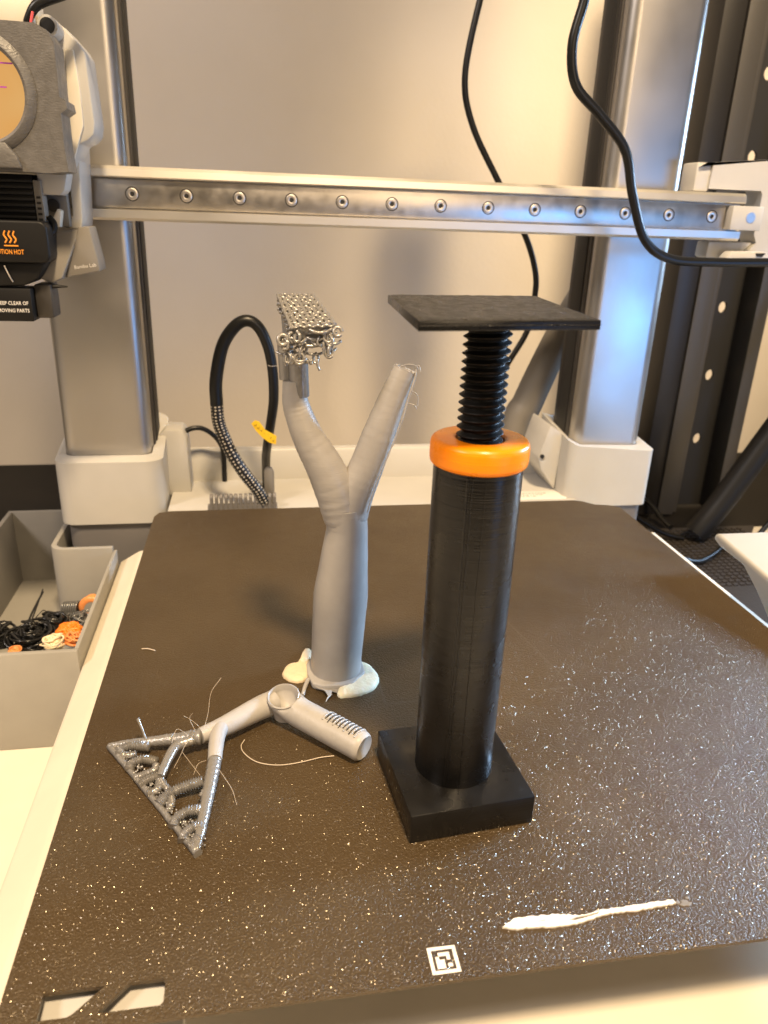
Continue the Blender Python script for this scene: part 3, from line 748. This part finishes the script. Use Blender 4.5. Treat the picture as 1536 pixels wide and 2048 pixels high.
bm = bmesh.new(); trunk(bm, [(63.4, 117.5, 103.5, 2.2), (63.2, 117.5, 110, 2.3), (63, 117, 116, 2.4)], 24, 5); obj('neck_twin', bm, 'strand', tr, 60)
bm = bmesh.new()
rg = trunk(bm, [(82.0, 116, 59, 6.5), (84.4, 116, 67, 6.0), (88.0, 116, 76.5, 5.4), (91.6, 116, 87, 5.0), (95.2, 116, 97.5, 4.25), (97.9, 116, 104.5, 3.7), (98.9, 116, 107, 3.5)], 32, 14, cap=(True, False), jit=.008)
top = rg[-1]
inn = [bm.verts.new(v.co + (Vector((99.0, 116, 107)) - v.co) * 0.22 + Vector((0, 0, random.uniform(-.2, .3)))) for v in top]
dn = [bm.verts.new(v.co + Vector((-1.8, 0, -5))) for v in inn]
for k in range(32):
    bm.faces.new((top[k], top[(k + 1) % 32], inn[(k + 1) % 32], inn[k])); bm.faces.new((inn[k], inn[(k + 1) % 32], dn[(k + 1) % 32], dn[k]))
bm.faces.new(dn)
for v in top: v.co.z += random.uniform(-.35, .45)
obj('right_limb', bm, 'silver', tr, 60)
# frayed seam down the right limb and loose wisps
bm = bmesh.new()
tube(bm, [(102.0, 114.2, 107.6), (101.4, 113.6, 104), (99.8, 113.0, 99), (98.2, 112.4, 93), (96.2, 112.2, 87), (94.0, 112, 81), (91.6, 111.6, 75), (89.2, 111.2, 68), (87.8, 111, 62.5)], [0.3, 0.35, 0.28, 0.33, 0.22, 0.25, 0.2, 0.2, 0.15], 8, 6, jitter=0.35)
obj('frayed_seam', bm, 'silver', tr, 80)
bm = bmesh.new()
for w in ([(100.4, 113, 101), (102.4, 112.5, 99.6), (102.6, 112.4, 96.4)], [(99.6, 113, 97), (101.3, 112, 96.8), (102.2, 112, 95.6)], [(102, 115, 107.4), (102.9, 114.6, 108.2), (103.2, 114, 106.6)], [(97, 114, 108.0), (99, 113.4, 108.8), (101.5, 113.6, 108.4), (102.6, 114, 107)]):
    tube(bm, w, 0.13, 6, 6, jitter=.3)
obj('wisps', bm, 'silver', tr, 80)
# foot: thin brim collar and torn flaps
bm = bmesh.new(); prism(bm, [(68.9, 113.5), (70.2, 107.6), (73.5, 105.8), (80, 105.2), (84, 106.4), (88.8, 112), (88.6, 120), (84, 126), (73, 126), (69, 120)], 'z', 0.02, 2.4, bev=0.5); obj('brim', bm, 'silver2', tr, 60)
bm = bmesh.new()
fl = [[(70.2, 108.6, .4), (71.6, 106.0, 1.2), (73.4, 105.0, 1.0), (74.2, 103.4, 1.3), (75.0, 101.4, .5), (75.8, 102.6, .3), (76.6, 104.0, .9), (78.6, 103.0, .7), (78.9, 105.8, .6)]]
for f in fl:
    a = [bm.verts.new(p) for p in f]; b = [bm.verts.new((p[0], p[1], p[2] + 0.35)) for p in f]
    bm.faces.new(a); bm.faces.new(list(reversed(b)))
    for k in range(len(a)): bm.faces.new((a[k], a[(k + 1) % len(a)], b[(k + 1) % len(b)], b[k]))
tube(bm, [(76.2, 103.2, .5), (74.8, 101.2, .6), (74.0, 99.4, .4)], [0.4, 0.3, 0.12], 6, 5)
obj('torn_flap', bm, 'silver2', tr, 60)
bm = bmesh.new(); tube(bm, [(69.0, 111.0, 1.6), (67.6, 106.6, 1.6), (66.6, 102.8, 1.2)], [0.75, 0.7, 0.6], 10, 6); obj('loose_strand', bm, 'silver2', tr, 60)
# strand block on top: sloping woven slab plus drooping loops
def H(s, t):
    """point on the slab's sloping top: s left-right, t back-front"""
    b = Vector((61.4, 124, 127.0)).lerp(Vector((71.6, 124, 127.0)), s); f = Vector((64.4, 107, 120.2)).lerp(Vector((76.6, 107, 120.8)), s)
    return b.lerp(f, t)
bm = bmesh.new()
for i in range(9):
    s = i / 8
    tube(bm, [H(s, k / 12) + Vector((0, 0, 0.28 * (-1) ** k)) for k in range(13)], 0.55, 8, 3, jitter=.12)
for j in range(11):
    t = j / 10
    tube(bm, [H(k / 10, t) + Vector((0, 0, 0.25 * (-1) ** (k + j))) for k in range(11)], 0.42, 8, 3, jitter=.12)
obj('woven_top', bm, 'strand', tr, 80)
bm = bmesh.new()
core = [H(0.04, .02), H(.96, .02), H(.97, .97), H(.05, .97)]
lo = [Vector((62.6, 122, 115)), Vector((69.5, 121, 114)), Vector((72.2, 110.5, 114.8)), Vector((63.2, 110, 114.6))]
a = [bm.verts.new(p - Vector((0, 0, .4))) for p in core]; b = [bm.verts.new(p) for p in lo]
bm.faces.new(a); bm.faces.new(list(reversed(b)))
for k in range(4): bm.faces.new((a[k], b[k], b[(k + 1) % 4], a[(k + 1) % 4]))
obj('strand_core', bm, 'strand_dark', tr)
bm = bmesh.new()
for side in (0, 1):
    for j in range(9):
        for k in range(3):
            p = H(0 if side == 0 else 1, j / 8); ball(bm, (p.x + random.uniform(-.3, .3), p.y + random.uniform(-.3, .3), p.z - 1.3 * k - random.uniform(0, .5)), random.uniform(.45, .75), 1)
obj('strand_beads', bm, 'strand', tr, 80)
bm = bmesh.new()
for k in range(46):
    x = random.uniform(62.6, 76.0); z0 = random.uniform(111.0, 119.4) if x < 72 else random.uniform(113, 119.6); y = random.uniform(105.6, 109.4)
    kind = random.random(); w = random.uniform(1.2, 3.2)
    if kind < 0.4: P = [(x - w, y + .6, z0 + .3), (x - w * .4, y - .5, z0 - .25), (x + w * .4, y - .5, z0 - .2), (x + w, y + .5, z0 + .4)]
    elif kind < 0.75: P = [(x, y + .4, z0 + 1.4), (x + .7, y - .7, z0 + .4), (x + .4, y - .8, z0 - 1.2), (x - .7, y - .5, z0 - 1.0), (x - .6, y, z0 + .6)]
    else: P = [(x, y, z0), (x + random.uniform(-.6, .6), y - .5, z0 - 1.6), (x + random.uniform(-.8, .8), y - .3, z0 - random.uniform(2.2, 3.6))]
    tube(bm, P, random.uniform(.28, .55), 8, 5, jitter=.15)
obj('drooping_loops', bm, 'strand', tr, 80)
for (cx, cz, rr, th) in ((77.3, 119.2, 1.15, .5), (74.6, 117.6, 1.25, .42), (62.0, 116.8, 1.3, .6), (74.9, 113.2, 1.1, .45), (66.5, 111.6, 1.4, .5)):
    bm = bmesh.new(); tube(bm, [(cx + rr * math.cos(a), 106.2 + .5 * math.sin(a), cz + rr * math.sin(a)) for a in [2 * math.pi * k / 9 for k in range(9)]], th, 8, 4); obj('strand_loop', bm, 'strand', tr, 80)
bm = bmesh.new()
for k in range(14):
    a = k * .9; ball(bm, (62.2 + 1.0 * math.cos(a), 107.6 - .6 * math.sin(a), 114.6 + k * .22), .62, 1)
    if k < 9: ball(bm, (67.4 + 2.6 * math.cos(k), 108 + random.uniform(-1, .6), 110.4 + random.uniform(-.7, .8)), .6, 1)
obj('strand_knots', bm, 'strand', tr, 80)

# putty
blob_sheet('putty_blob', [(60.4, 117.4), (61.2, 114.2), (64.2, 111.6), (67.4, 111.8), (69.6, 114.4), (70.4, 118), (70.6, 123), (71.4, 130.4), (69.6, 132.0), (67.8, 128), (66.2, 123), (62.6, 121.6)], 1.7, 'putty2', label='smaller tan putty blob left of the forked support foot', cat='putty')
blob_sheet('putty_blob', [(78.2, 102.4), (79.6, 101.2), (85.0, 101.6), (89.6, 103.6), (92.2, 106.6), (93.4, 110.4), (92.6, 115.4), (90.6, 119.4), (88.4, 120.6), (85.4, 118.0), (82.2, 113.6), (80.0, 108.4), (78.6, 105.0)], 2.0, 'putty', label='larger pale cream putty blob right of the forked support foot', cat='putty')

# ================================================================== fallen support branch
fa = thing('fallen_support', (48, 78, 0), 'broken grey print support lying on the plate, a triangle of strands at one end', 'print support')
# hollow stub: open end up-left, closed end right
A0 = Vector((60.6, 92.0, 6.2)); A1 = Vector((80.8, 72.2, 4.5))
bm = bmesh.new(); seg = 40
def ringat(c, T, r):
    nn = Vector((0.75, 0.66, 0)); nn = (nn - T * nn.dot(T)).normalized(); bb = T.cross(nn)
    return [bm.verts.new(c + (nn * math.cos(2 * math.pi * k / seg) + bb * math.sin(2 * math.pi * k / seg)) * r * (1 + random.uniform(-.01, .01))) for k in range(seg)]
T = (A1 - A0).normalized(); N0 = Vector((0.10, 0.22, -0.97)).normalized(); OC = Vector((59.9, 91.6, 9.6))
def nb(t): return N0.lerp(T, t).normalized()
rs = [ringat(OC + N0 * 8, N0, 4.2), ringat(OC + N0 * .3, N0, 4.5), ringat(OC, N0, 4.75), ringat(OC + N0 * .3, N0, 5.1), ringat(OC + N0 * 1.4, nb(.12), 5.05),
      ringat(Vector((61.4, 90.6, 7.2)), nb(.42), 4.8), ringat(Vector((63.4, 88.8, 6.1)), nb(.8), 4.65), ringat(Vector((65.4, 87.0, 5.6)), T, 4.55)]
for q in range(1, 11): rs.append(ringat(Vector((65.4, 87.0, 5.6)).lerp(A1, q / 10), T, 4.55 - 0.01 * q))
rs += [ringat(A1 + T * 1.2, T, 4.45), ringat(A1 + T * 2.0, T, 4.2), ringat(A1 + T * 2.6, T, 3.7), ringat(A1 + T * 2.5, T, 3.2), ringat(A1 + T * 2.2, T, 1.5)]
for a, b in zip(rs, rs[1:]):
    for k in range(seg): bm.faces.new((a[k], a[(k + 1) % seg], b[(k + 1) % seg], b[k]))
bm.faces.new(list(reversed(rs[0]))); bm.faces.new(rs[-1])
obj('hollow_stub', bm, 'silver2', fa, 50)
# stringy split layers along the stub; dark tubes stand in for shaded gaps
for k in range(19):
    bm = bmesh.new(); c = (A0 + (A1 - A0) * (0.58 + 0.0235 * k)); nn = Vector((0, 0, 1)); nn = (nn - T * nn.dot(T)).normalized(); bb = T.cross(nn)
    a0, a1 = (-0.75, .35) if k % 3 else (-0.9, .5)
    tube(bm, [c + (nn * math.cos(a) + bb * math.sin(a)) * 4.55 for a in [a0 + (a1 - a0) * q / 6 for q in range(7)]], 0.17 if k % 2 else 0.30, 6, 3, jitter=.3); obj('layer_and_gap', bm, 'silver2' if k % 2 == 0 else 'dark', fa, 80)
# arm to the triangle
bm = bmesh.new(); tube(bm, [(57.2, 95.4, 4.6), (52.4, 92.4, 4.8), (46.5, 88.0, 4.9), (41, 84, 5.0), (35.2, 80.8, 5.0)], [3.9, 3.7, 3.3, 2.9, 2.4], 28, 8, jitter=.012); obj('arm', bm, 'silver2', fa, 60)
bm = bmesh.new(); tube(bm, [(41.0, 83.0, 5.6), (40.2, 79.0, 5.8), (39.9, 73.6, 5.6), (39.8, 69.4, 5.2)], [2.3, 2.3, 2.15, 2.0], 24, 8, jitter=.012); obj('side_arm', bm, 'silver2', fa, 60)
bm = bmesh.new()
for k in range(22):
    a = random.uniform(0, 6.28); ball(bm, (56.4 + random.uniform(-1.5, 1.6), 91.8 + random.uniform(-1.2, 1.5), 5 + random.uniform(-1, 2.6)), random.uniform(.15, .4), 1)
obj('torn_edge', bm, 'silver2', fa, 80)
# strand triangle
TA, TB, TC, TD = Vector((8.4, 84.6, 1.0)), Vector((36.8, 40.2, 0.9)), Vector((35.4, 80.6, 4.8)), Vector((39.8, 69.4, 5.0))
def wav(p, q, n, amp): return [p.lerp(q, k / n) + Vector((random.uniform(-1, 1), random.uniform(-1, 1), random.uniform(-1, 1))) * amp for k in range(n + 1)]
bm = bmesh.new(); ridged(bm, wav(TA, TB, 20, .08), [1.0, 0.8, 0.85, 0.8, 1.1]); obj('long_edge', bm, 'strand_dark', fa, 80)
bm = bmesh.new(); ridged(bm, wav(TC, TA, 14, .06), [2.3, 1.8, 1.5, 1.25, 0.8], 14, amp=.06); obj('top_edge', bm, 'strand_dark', fa, 80)
bm = bmesh.new(); ridged(bm, wav(TD, TB + Vector((-.4, 1.0, 0)), 14, .05), [1.95, 1.85, 1.7, 1.55, 1.35, .9], 16, amp=.04); obj('right_edge', bm, 'strand', fa, 80)
mid = Vector((27.5, 76.6, 4.0)); mid2 = Vector((24.6, 65.4, 2.6))
bm = bmesh.new(); ridged(bm, [(33, 79.4, 4.9), (28.6, 77.4, 4.6), (26.6, 72.6, 4.0), (25.0, 66.8, 3.0)], [1.5, 1.5, 1.35, 1.2], 14, amp=.05); obj('inner_branch', bm, 'strand', fa, 80)
def E(t): return TA.lerp(TB, t)
def rib(P, r, name='strand_rib'):
    bm = bmesh.new(); ridged(bm, P, r * 1.3, 10, amp=.17)
    obj(name, bm, 'strand_dark' if random.random() < .5 else 'strand', fa, 80)
def up(v, z): return Vector((v.x, v.y, v.z + z))
rib([(20.5, 80.8, 2.6), (15.5, 82.4, 2.2), (12.4, 81.4, 1.8), (12.2, 79.4, 1.3)], 1.05)
rib([(12.6, 79.6, 1.4), (15.0, 78.6, 1.6), (17.0, 79.0, 1.9)], .8)
rib([(23.4, 74.0, 2.4), (19.4, 75.6, 2.4), (16.2, 74.6, 1.9), (15.8, 72.6, 1.3)], .95)
rib([(23.2, 73.0, 2.3), (23.0, 71.2, 2.0), (19.6, 69.6, 1.7), (17.6, 69.2, 1.3)], .8)
rib([(25.2, 67.8, 2.8), (21.8, 67.2, 2.2), (19.4, 66.0, 1.4)], .95)
rib([(25.0, 66.0, 2.9), (24.6, 63.0, 2.0), (22.0, 62.4, 1.4)], .85)
rib([(25.2, 66.2, 2.8), (26.6, 63.8, 2.2), (28.0, 62.2, 1.8)], .7)
rib([(37.0, 62.6, 4.0), (32.6, 62.0, 3.2), (28.0, 60.8, 2.2), (25.4, 58.2, 1.3)], 1.1)
rib([(37.6, 59.0, 3.8), (36.6, 57.6, 3.0)], .7)
rib([(28.4, 60.4, 1.9), (28.8, 57.6, 1.6), (28.2, 55.2, 1.3)], .75)
rib([(37.0, 53.0, 3.0), (33.4, 53.2, 2.6), (30.6, 51.6, 2.0), (30.0, 49.6, 1.3)], 1.0)
rib([(37.6, 47.8, 2.4), (35.0, 47.8, 2.2), (33.0, 46.2, 1.8), (32.8, 44.6, 1.2)], .95)
rib([(37.0, 44.8, 1.9), (35.6, 43.6, 1.5), (34.4, 42.4, 1.1)], .8)
bm = bmesh.new()
for k in range(230):
    t = random.uniform(.03, .97); p = E(t) + Vector((random.uniform(0, 3.4), random.uniform(0, 2.4), random.uniform(-.1, .9)))
    ball(bm, p, random.uniform(.2, .5), 1)
obj('strand_grit', bm, 'strand_dark', fa, 80)
bm = bmesh.new(); tube(bm, [(19.6, 82.0, 2.6), (18.6, 83.6, 5.6), (17.0, 85.6, 9.2)], [.42, .36, .5], 8, 6); obj('stray_stub', bm, 'strand', fa, 80)
# fine hairs about the break
hair_sets = [[(35.5, 82.0, 6.5), (33.0, 82.8, 9), (30.5, 83.0, 11)], [(33.8, 80.6, 7), (32.2, 82.6, 10.0), (33.2, 82.6, 12)], [(36.2, 81, 7), (37.4, 85, 10), (38.4, 88, 15), (41.4, 91, 18)],
             [(33, 78, 7), (31.2, 75.8, 6), (30, 72.5, 5), (28.6, 69, 4)], [(30.4, 74.4, 4.8), (33.2, 70.4, 3.6), (35.8, 66.0, 3.2)], [(31.5, 80, 6.4), (28.8, 79.5, 9), (27.5, 76, 7)],
             [(37.5, 68.8, 5.8), (35.2, 69.0, 4.6), (34.0, 66.6, 3.0)], [(40.6, 66.0, 5.6), (44.5, 61, 2), (46.0, 56, .6)]]
for P in hair_sets:
    bm = bmesh.new(); tube(bm, P, 0.055, 5, 6); obj('hair', bm, 'hair', fa, 80)
bm = bmesh.new(); tube(bm, [(47.8, 83.4, .3), (46.8, 80.6, .3), (47.8, 77.2, .3), (50.9, 73.4, .3), (55, 71.4, .3), (59.5, 70.8, .3), (65, 71.4, .4), (69.7, 72.4, .5), (74, 72.8, .4)], .16, 6, 8)
tag(obj('filament_strand', bm, 'hair', None, 80), 'thin curved filament hair lying in front of the broken grey support', 'filament strand')
bm = bmesh.new(); tube(bm, [(10.5, 138.9, .25), (12.8, 138.6, .3), (15.4, 137.2, .25)], .22, 6, 6)
tag(obj('filament_strand', bm, 'hair', None, 80), 'short pale filament scrap alone near the left edge of the plate', 'filament strand')

# ================================================================== waste bin
bn = thing('waste_bin', (-60, 270, -77), 'open grey printed waste bin left of the printer holding filament scraps', 'waste bin')
BX0, BX1, BY0, BY1, BZ0, BZ1 = -98.5, -24.4, 186.0, 354.0, TZ + 0.1, -28.0
wt = 2.6
bm = bmesh.new(); box(bm, BX0, BX1, BY0, BY0 + wt, BZ0, BZ1, 0.5); obj('front_wall', bm, 'bin', bn)
bm = bmesh.new(); box(bm, BX1 - 1.8, BX1, BY0 + wt, 290, BZ0, BZ1, 0.3); obj('side_wall', bm, 'bin', bn)
bm = bmesh.new(); box(bm, BX0, -58.4, BY1 - wt, BY1, BZ0, BZ1, 0.4); obj('back_wall', bm, 'bin', bn)
bm = bmesh.new(); box(bm, BX0 + wt, BX1 - 1.9, BY0 + wt, 289, BZ0, BZ0 + 2, 0.0); box(bm, BX0 + wt, -58.5, 289, BY1 - wt, BZ0, BZ0 + 2.0); obj('floor_panel', bm, 'bin', bn)
bm = bmesh.new(); box(bm, BX0, BX0 + wt, BY0 + wt + .1, BY1 - wt - .1, BZ0, BZ1, 0.3); obj('side_wall', bm, 'bin', bn)
# the recess that wraps the column plinth
ol = [(-60, 354)] + [(-60 + 8 - 8 * math.cos(R_(a)), 296 - 8 * math.sin(R_(a))) for a in range(0, 91, 10)] + [(-26.5, 288)]
il = [(-26.5, 291)] + [(-57.2 + 6 - 6 * math.cos(R_(a)), 297 - 6 * math.sin(R_(a))) for a in range(90, -1, -10)] + [(-57.2, 354)]
bm = bmesh.new(); prism(bm, ol + il, 'z', BZ0, -25.8, bev=0.45); obj('recess_wall', bm, 'bin', bn, 40)

def tangle(name, c, r, n, th, material, label, cat='filament scrap', flat=0.6, grp='filament scraps in the waste bin', coil=False, seedv=1, loops=10):
    rnd = random.Random(seedv); bm = bmesh.new()
    for s in range(n):
        P = []; a = rnd.uniform(0, 6.28); el = rnd.uniform(-1, 1); rr = r * rnd.uniform(.45, 1)
        for k in range(loops):
            a += rnd.uniform(.5, 1.3) * (1 if s % 2 else -1); el += rnd.uniform(-.5, .5)
            q = rr * rnd.uniform(.75, 1.05)
            z = q * math.sin(el) * flat
            P.append((c[0] + q * math.cos(a) * math.cos(el), c[1] + q * math.sin(a) * math.cos(el), max(BZ0 + 2.4 + th, c[2] + z)))
        tube(bm, P, th * rnd.uniform(.7, 1.2), 7, 4, jitter=.12)
    return tag(obj(name, bm, material, None, 80), label, cat, grp)
G = 'filament scraps in the waste bin'
tangle('filament_scrap', (-57, 233, -47), 13, 22, .6, 'w_black', 'large glossy black filament tangle in the middle of the bin', seedv=3)
tangle('filament_scrap', (-75, 235, -48), 12, 18, .65, 'w_black', 'black filament tangle against the left edge of the picture in the bin', seedv=4)
tangle('filament_scrap', (-49.5, 243, -45), 8, 18, .75, 'w_black', 'blocky black filament lump just left of the bright orange scrap', seedv=5)
tangle('filament_scrap', (-39.5, 232, -45), 7, 26, .8, 'w_orange', 'bright orange crumpled filament lump in the bin', seedv=6, loops=12)
tangle('filament_scrap', (-43, 219, -43), 6.2, 16, .55, 'w_cream', 'pale cream filament scrap in front of the bright orange lump', seedv=7)
tangle('filament_scrap', (-34.5, 222, -43), 5.4, 12, .5, 'w_peach', 'peach filament curl squeezed by the bin front right corner', seedv=8)
tangle('filament_scrap', (-38, 250, -50), 9, 18, .6, 'w_silver', 'dark glossy filament tangle behind the orange lump in the bin', seedv=9)
tangle('filament_scrap', (-60.5, 218, -45), 3.4, 4, .6, 'w_peach', 'small orange curl at the front wall below the black tangles', seedv=10)
bm = bmesh.new(); tube(bm, [(-34.5 + 4.6 * math.cos(a) * (1 - .02 * a), 254 + .9 * a, -45 + 5.4 * math.sin(a + .3) * (1 - .02 * a)) for a in [k * .6 for k in range(15)]], [1.2, 2.0, 2.2, 1.5], 8, 4, flat=.4)
tag(obj('filament_scrap', bm, 'w_peach', None, 80), 'wide peach orange filament curl at the bin right side', 'filament scrap', G)
bm = bmesh.new()
for k in range(7): tube(bm, [(-47 + k * 1.1 + 3.0 * math.cos(a) * .35, 258 + 3.0 * math.cos(a), -47 + 4.4 * math.sin(a)) for a in [q * .7 for q in range(10)]], .6, 7, 4)
tag(obj('filament_scrap', bm, 'w_silver', None, 80), 'silvery filament coil beside the wide peach curl', 'filament scrap', G)
bm = bmesh.new(); tube(bm, [(-62, 242, -47), (-62.4, 256, -46), (-62, 276, -45)], .55, 7, 6); tube(bm, [(-60.6, 242, -47), (-61, 258, -45), (-61.6, 275, -43)], .4, 7, 6)
tube(bm, [(-59, 240, -44), (-54, 246, -40), (-52, 250, -46), (-49, 262, -50)], .25, 6, 6)
tag(obj('filament_scrap', bm, 'w_black', None, 80), 'straight black filament pair sticking up behind the black tangle', 'filament scrap', G)

# ================================================================== cables
bm = bmesh.new(); tube(bm, [(203, 265, 262), (202.0, 265, 247.9), (201.6, 265, 240.0), (198.4, 265, 223.2), (202.2, 265, 207.6), (215.6, 265, 196.2), (230.4, 265, 182.1), (237.5, 265, 162.7), (247.6, 265, 142.4), (262.8, 265, 133.8), (287.8, 265, 132.8), (317.7, 265, 133.4), (345, 265, 134)], 2.25, 16, 10)
tag(obj('power_cable', bm, 'cable', None, 80), 'thick black cable hanging in front of the crossbeam and curving right', 'cable')
bm = bmesh.new(); tube(bm, [(199, 400, 292), (194.3, 400, 278.8), (190.6, 400, 268.7), (184.5, 400, 229.7), (191.3, 400, 203.0), (210.4, 400, 172.5), (232.3, 400, 140.0), (241.8, 400, 118.2), (243.6, 400, 101.9), (240.9, 400, 78.4), (230.3, 400, 57.6), (222, 400, 40), (219, 396, 12), (219, 392, -10), (215, 392, TZ + 2)], 2.0, 14, 10)
tag(obj('thin_cable', bm, 'cable', None, 80), 'thin black cable hanging by the wall behind the crossbeam', 'cable')
lp_ = thing('bed_cable_loop', (58, 301, -6), 'standing black cable loop with braided sleeve behind the forked support', 'cable')
bm = bmesh.new(); tube(bm, [(57.0, 301, -6), (52.4, 300, 3.0), (46.6, 300, 11.2), (40.4, 300, 22), (36.0, 300, 33), (33.4, 300, 42), (32.9, 300, 52)], 3.45, 20, 10, uv=True); obj('braided_sleeve', bm, 'sleeve', lp_, 80)
bm = bmesh.new(); tube(bm, [(32.9, 300, 51.5), (33.2, 300, 64.6), (37.2, 300, 82.1), (43.8, 300, 92.4), (50.4, 300, 95.8), (56.4, 300, 92.4), (61.0, 300, 82.3), (63.2, 300, 69.0), (63.4, 301, 53.6), (61.6, 304, 39.6), (59.8, 310, 26.7), (58.8, 320, 16.0), (58.6, 330, 4), (58.6, 336, -9.8)], [3.5, 3.4, 3.2, 3.0, 2.8, 2.7, 2.6, 2.6, 2.5], 18, 10); obj('hose', bm, 'cable', lp_, 80)
bm = bmesh.new(); tube(bm, [(60.6, 297.4, 73.0), (62.6, 296.8, 72.6), (65.6, 297.6, 72.8)], .18, 6, 6); obj('stray_hair', bm, 'silver', lp_)
bm = bmesh.new()
fr = [(51.0, 296.5, 41.4), (53.0, 296, 43.4), (55.4, 296, 42.6), (58.4, 296.6, 37.8), (64.6, 299.4, 33.4), (64.2, 299.4, 28.6), (60.4, 297.4, 30.4), (56.6, 296.6, 33.6), (53.4, 296.2, 37.4)]
a = [bm.verts.new(p) for p in fr]; b = [bm.verts.new((p[0], p[1] + .35, p[2])) for p in fr]
bm.faces.new(a); bm.faces.new(list(reversed(b)))
for k in range(len(a)): bm.faces.new((a[k], a[(k + 1) % len(a)], b[(k + 1) % len(b)], b[k]))
tg = obj('cable_tag', bm, 'tag', lp_)
for k in range(7):
    t = k / 6; p = Vector((53.2, 295.7, 40.8)).lerp(Vector((62.6, 298.2, 31.2)), t)
    bm = bmesh.new(); tube(bm, [p + Vector((-.7, 0, .2)), p + Vector((.1, -.05, -.5)), p + Vector((.6, 0, .6))], .12, 5, 3); obj('tag_print', bm, 'ink', tg)
bm = bmesh.new(); tube(bm, [(8, 338, 22), (12.1, 340, 25.5), (17, 341, 27.0), (22, 342, 26.2), (27, 343, 22.6), (31, 346, 16.5), (33, 349, 8), (33, 349, -9.8)], 1.5, 12, 8)
tag(obj('short_cable', bm, 'cable', None, 80), 'short black cable arching out of the grey inlet by the left column', 'cable')

# ================================================================== right background
st = thing('spool_stand', (240, 372, TZ), 'dark grey angled stand behind the right column', 'stand')
bm = bmesh.new(); tube(bm, [(272, 378, 112), (262, 374, 96), (248, 372, 66), (236, 372, 34), (230, 372, 14), (226, 372, TZ + .05)], [9.0, 9.4, 10, 10.5, 11, 11], 20, 8); obj('slanted_leg', bm, 'strut', st, 60)
bm = bmesh.new(); tube(bm, [(254, 374, 80), (264, 376, 62), (270, 376, 40), (272, 376, 10), (272, 376, TZ + .05)], [8, 7, 6.5, 6.5, 6.5], 16, 8); obj('rear_leg', bm, 'strut', st, 60)
bm = bmesh.new(); box(bm, 212, 262, 362, 384, -8, 17, 4.0, 3); obj('foot_block', bm, 'strut', st)

rk = thing('rack_upright', (405, 440, TZ), 'black perforated steel rack upright behind the right side of the printer', 'rack post')
rz0, rz1 = TZ + 1.0, 430
bm = bmesh.new(); box(bm, 364, 380.6, 430, 470, rz0, rz1, 0.6); obj('left_flange', bm, 'rack', rk)
bm = bmesh.new(); box(bm, 380.8, 395, 428, 435, rz0, rz1, 0.8); obj('front_lip', bm, 'rack_lip', rk)
holes = [circle(418.2, 37 + 53.6 * k, 4.4, 20, 0.8, 1) for k in range(-1, 7)]
bm = bmesh.new(); prism(bm, [(395.2, rz0), (452, rz0), (452, rz1), (395.2, rz1)], 'y', 450, 452.5, holes=holes); web = obj('web', bm, 'dark', rk)  # near-black web: shade inside the channel put into its colour
for k in range(-1, 7):
    zc = 64 + 53.6 * k
    bm = bmesh.new(); prism(bm, rrect(404.5, 411, zc - 14.5, zc + 14.5, 3.1, 5), 'y', 448.2, 449.9, bev=0.4); obj('pressed_slot', bm, 'rack_lip', web)
bm = bmesh.new(); box(bm, 395.2, 401, 433, 449.9, rz0, rz1, 0.4); obj('inner_flange', bm, 'rack_lip', rk)
bm = bmesh.new(); box(bm, 432.0, 442.5, 428, 449.9, rz0, rz1, 0.6); obj('right_flange', bm, 'rack_lip', rk)
# strut and thin lead further right
bm = bmesh.new(); tube(bm, [(381, 372, TZ + 9), (397, 372, -44), (420, 372, -2), (470, 372, 90)], 9.2, 22, 4)
tag(obj('black_strut', bm, 'matte_black', None, 60), 'thick black tube leaning to the right beside the rack upright', 'tube')
bm = bmesh.new(); tube(bm, [(404, 346, TZ + 4), (410, 346, -66), (428, 346, -40), (460, 346, 4)], 1.9, 10, 6)
tag(obj('lead', bm, 'cable', None, 80), 'thin black lead rising right below the leaning black tube', 'cable')
# knobbly rubber mat
bm = bmesh.new(); prism(bm, [(303, 398), (303, 150), (430, 150), (430, 330), (412, 352), (450, 398)], 'z', TZ + .05, TZ + 2.4, bev=0.5)
mt = tag(obj('rubber_mat', bm, 'mat', None, 40), 'dark studded rubber mat on the table right of the printer', 'mat')
bm = bmesh.new()
for i in range(36):
    for j in range(48):
        x = 326 + i * 4.8; y = 300 + j * 4.8
        if x > 436 or y > 394 or (y < 352 and x > 408 + max(0, 330 - y)): continue
        if x + (y - 300) * .8 < 350: continue
        if y > 352 and x > 412 + (y - 352) * .7: continue
        box(bm, x - 1.5, x + 1.5, y - 1.5, y + 1.5, TZ + 2.3, TZ + 3.2)
so = obj('studs', bm, 'mat', mt); so['kind'] = 'stuff'
bm = bmesh.new(); tube(bm, [(366, 440, -58), (372, 420, -66), (374, 408, -71), (374, 394, TZ + 5)], 1.9, 10, 8)
tag(obj('mat_cable', bm, 'cable', None, 80), 'black cable dropping onto the mat behind the right foot of the printer', 'cable')
bm = bmesh.new(); tube(bm, [(303, 372, -40), (318, 372, -46), (338, 374, -58), (356, 374, -68), (372, 372, TZ + 5)], 1.9, 10, 8)
tag(obj('mat_cable', bm, 'cable', None, 80), 'black cable lying across the mat beside the right foot of the printer', 'cable')
bm = bmesh.new(); tube(bm, [(303.5, 318, -40), (318, 320, -52), (340, 324, -64), (358, 328, -70), (378, 340, -70), (392, 350, -68), (398, 352, TZ + 4)], 1.7, 10, 8)
tag(obj('mat_cable', bm, 'cable', None, 80), 'black cable bowed across the mat towards the white display housing', 'cable')
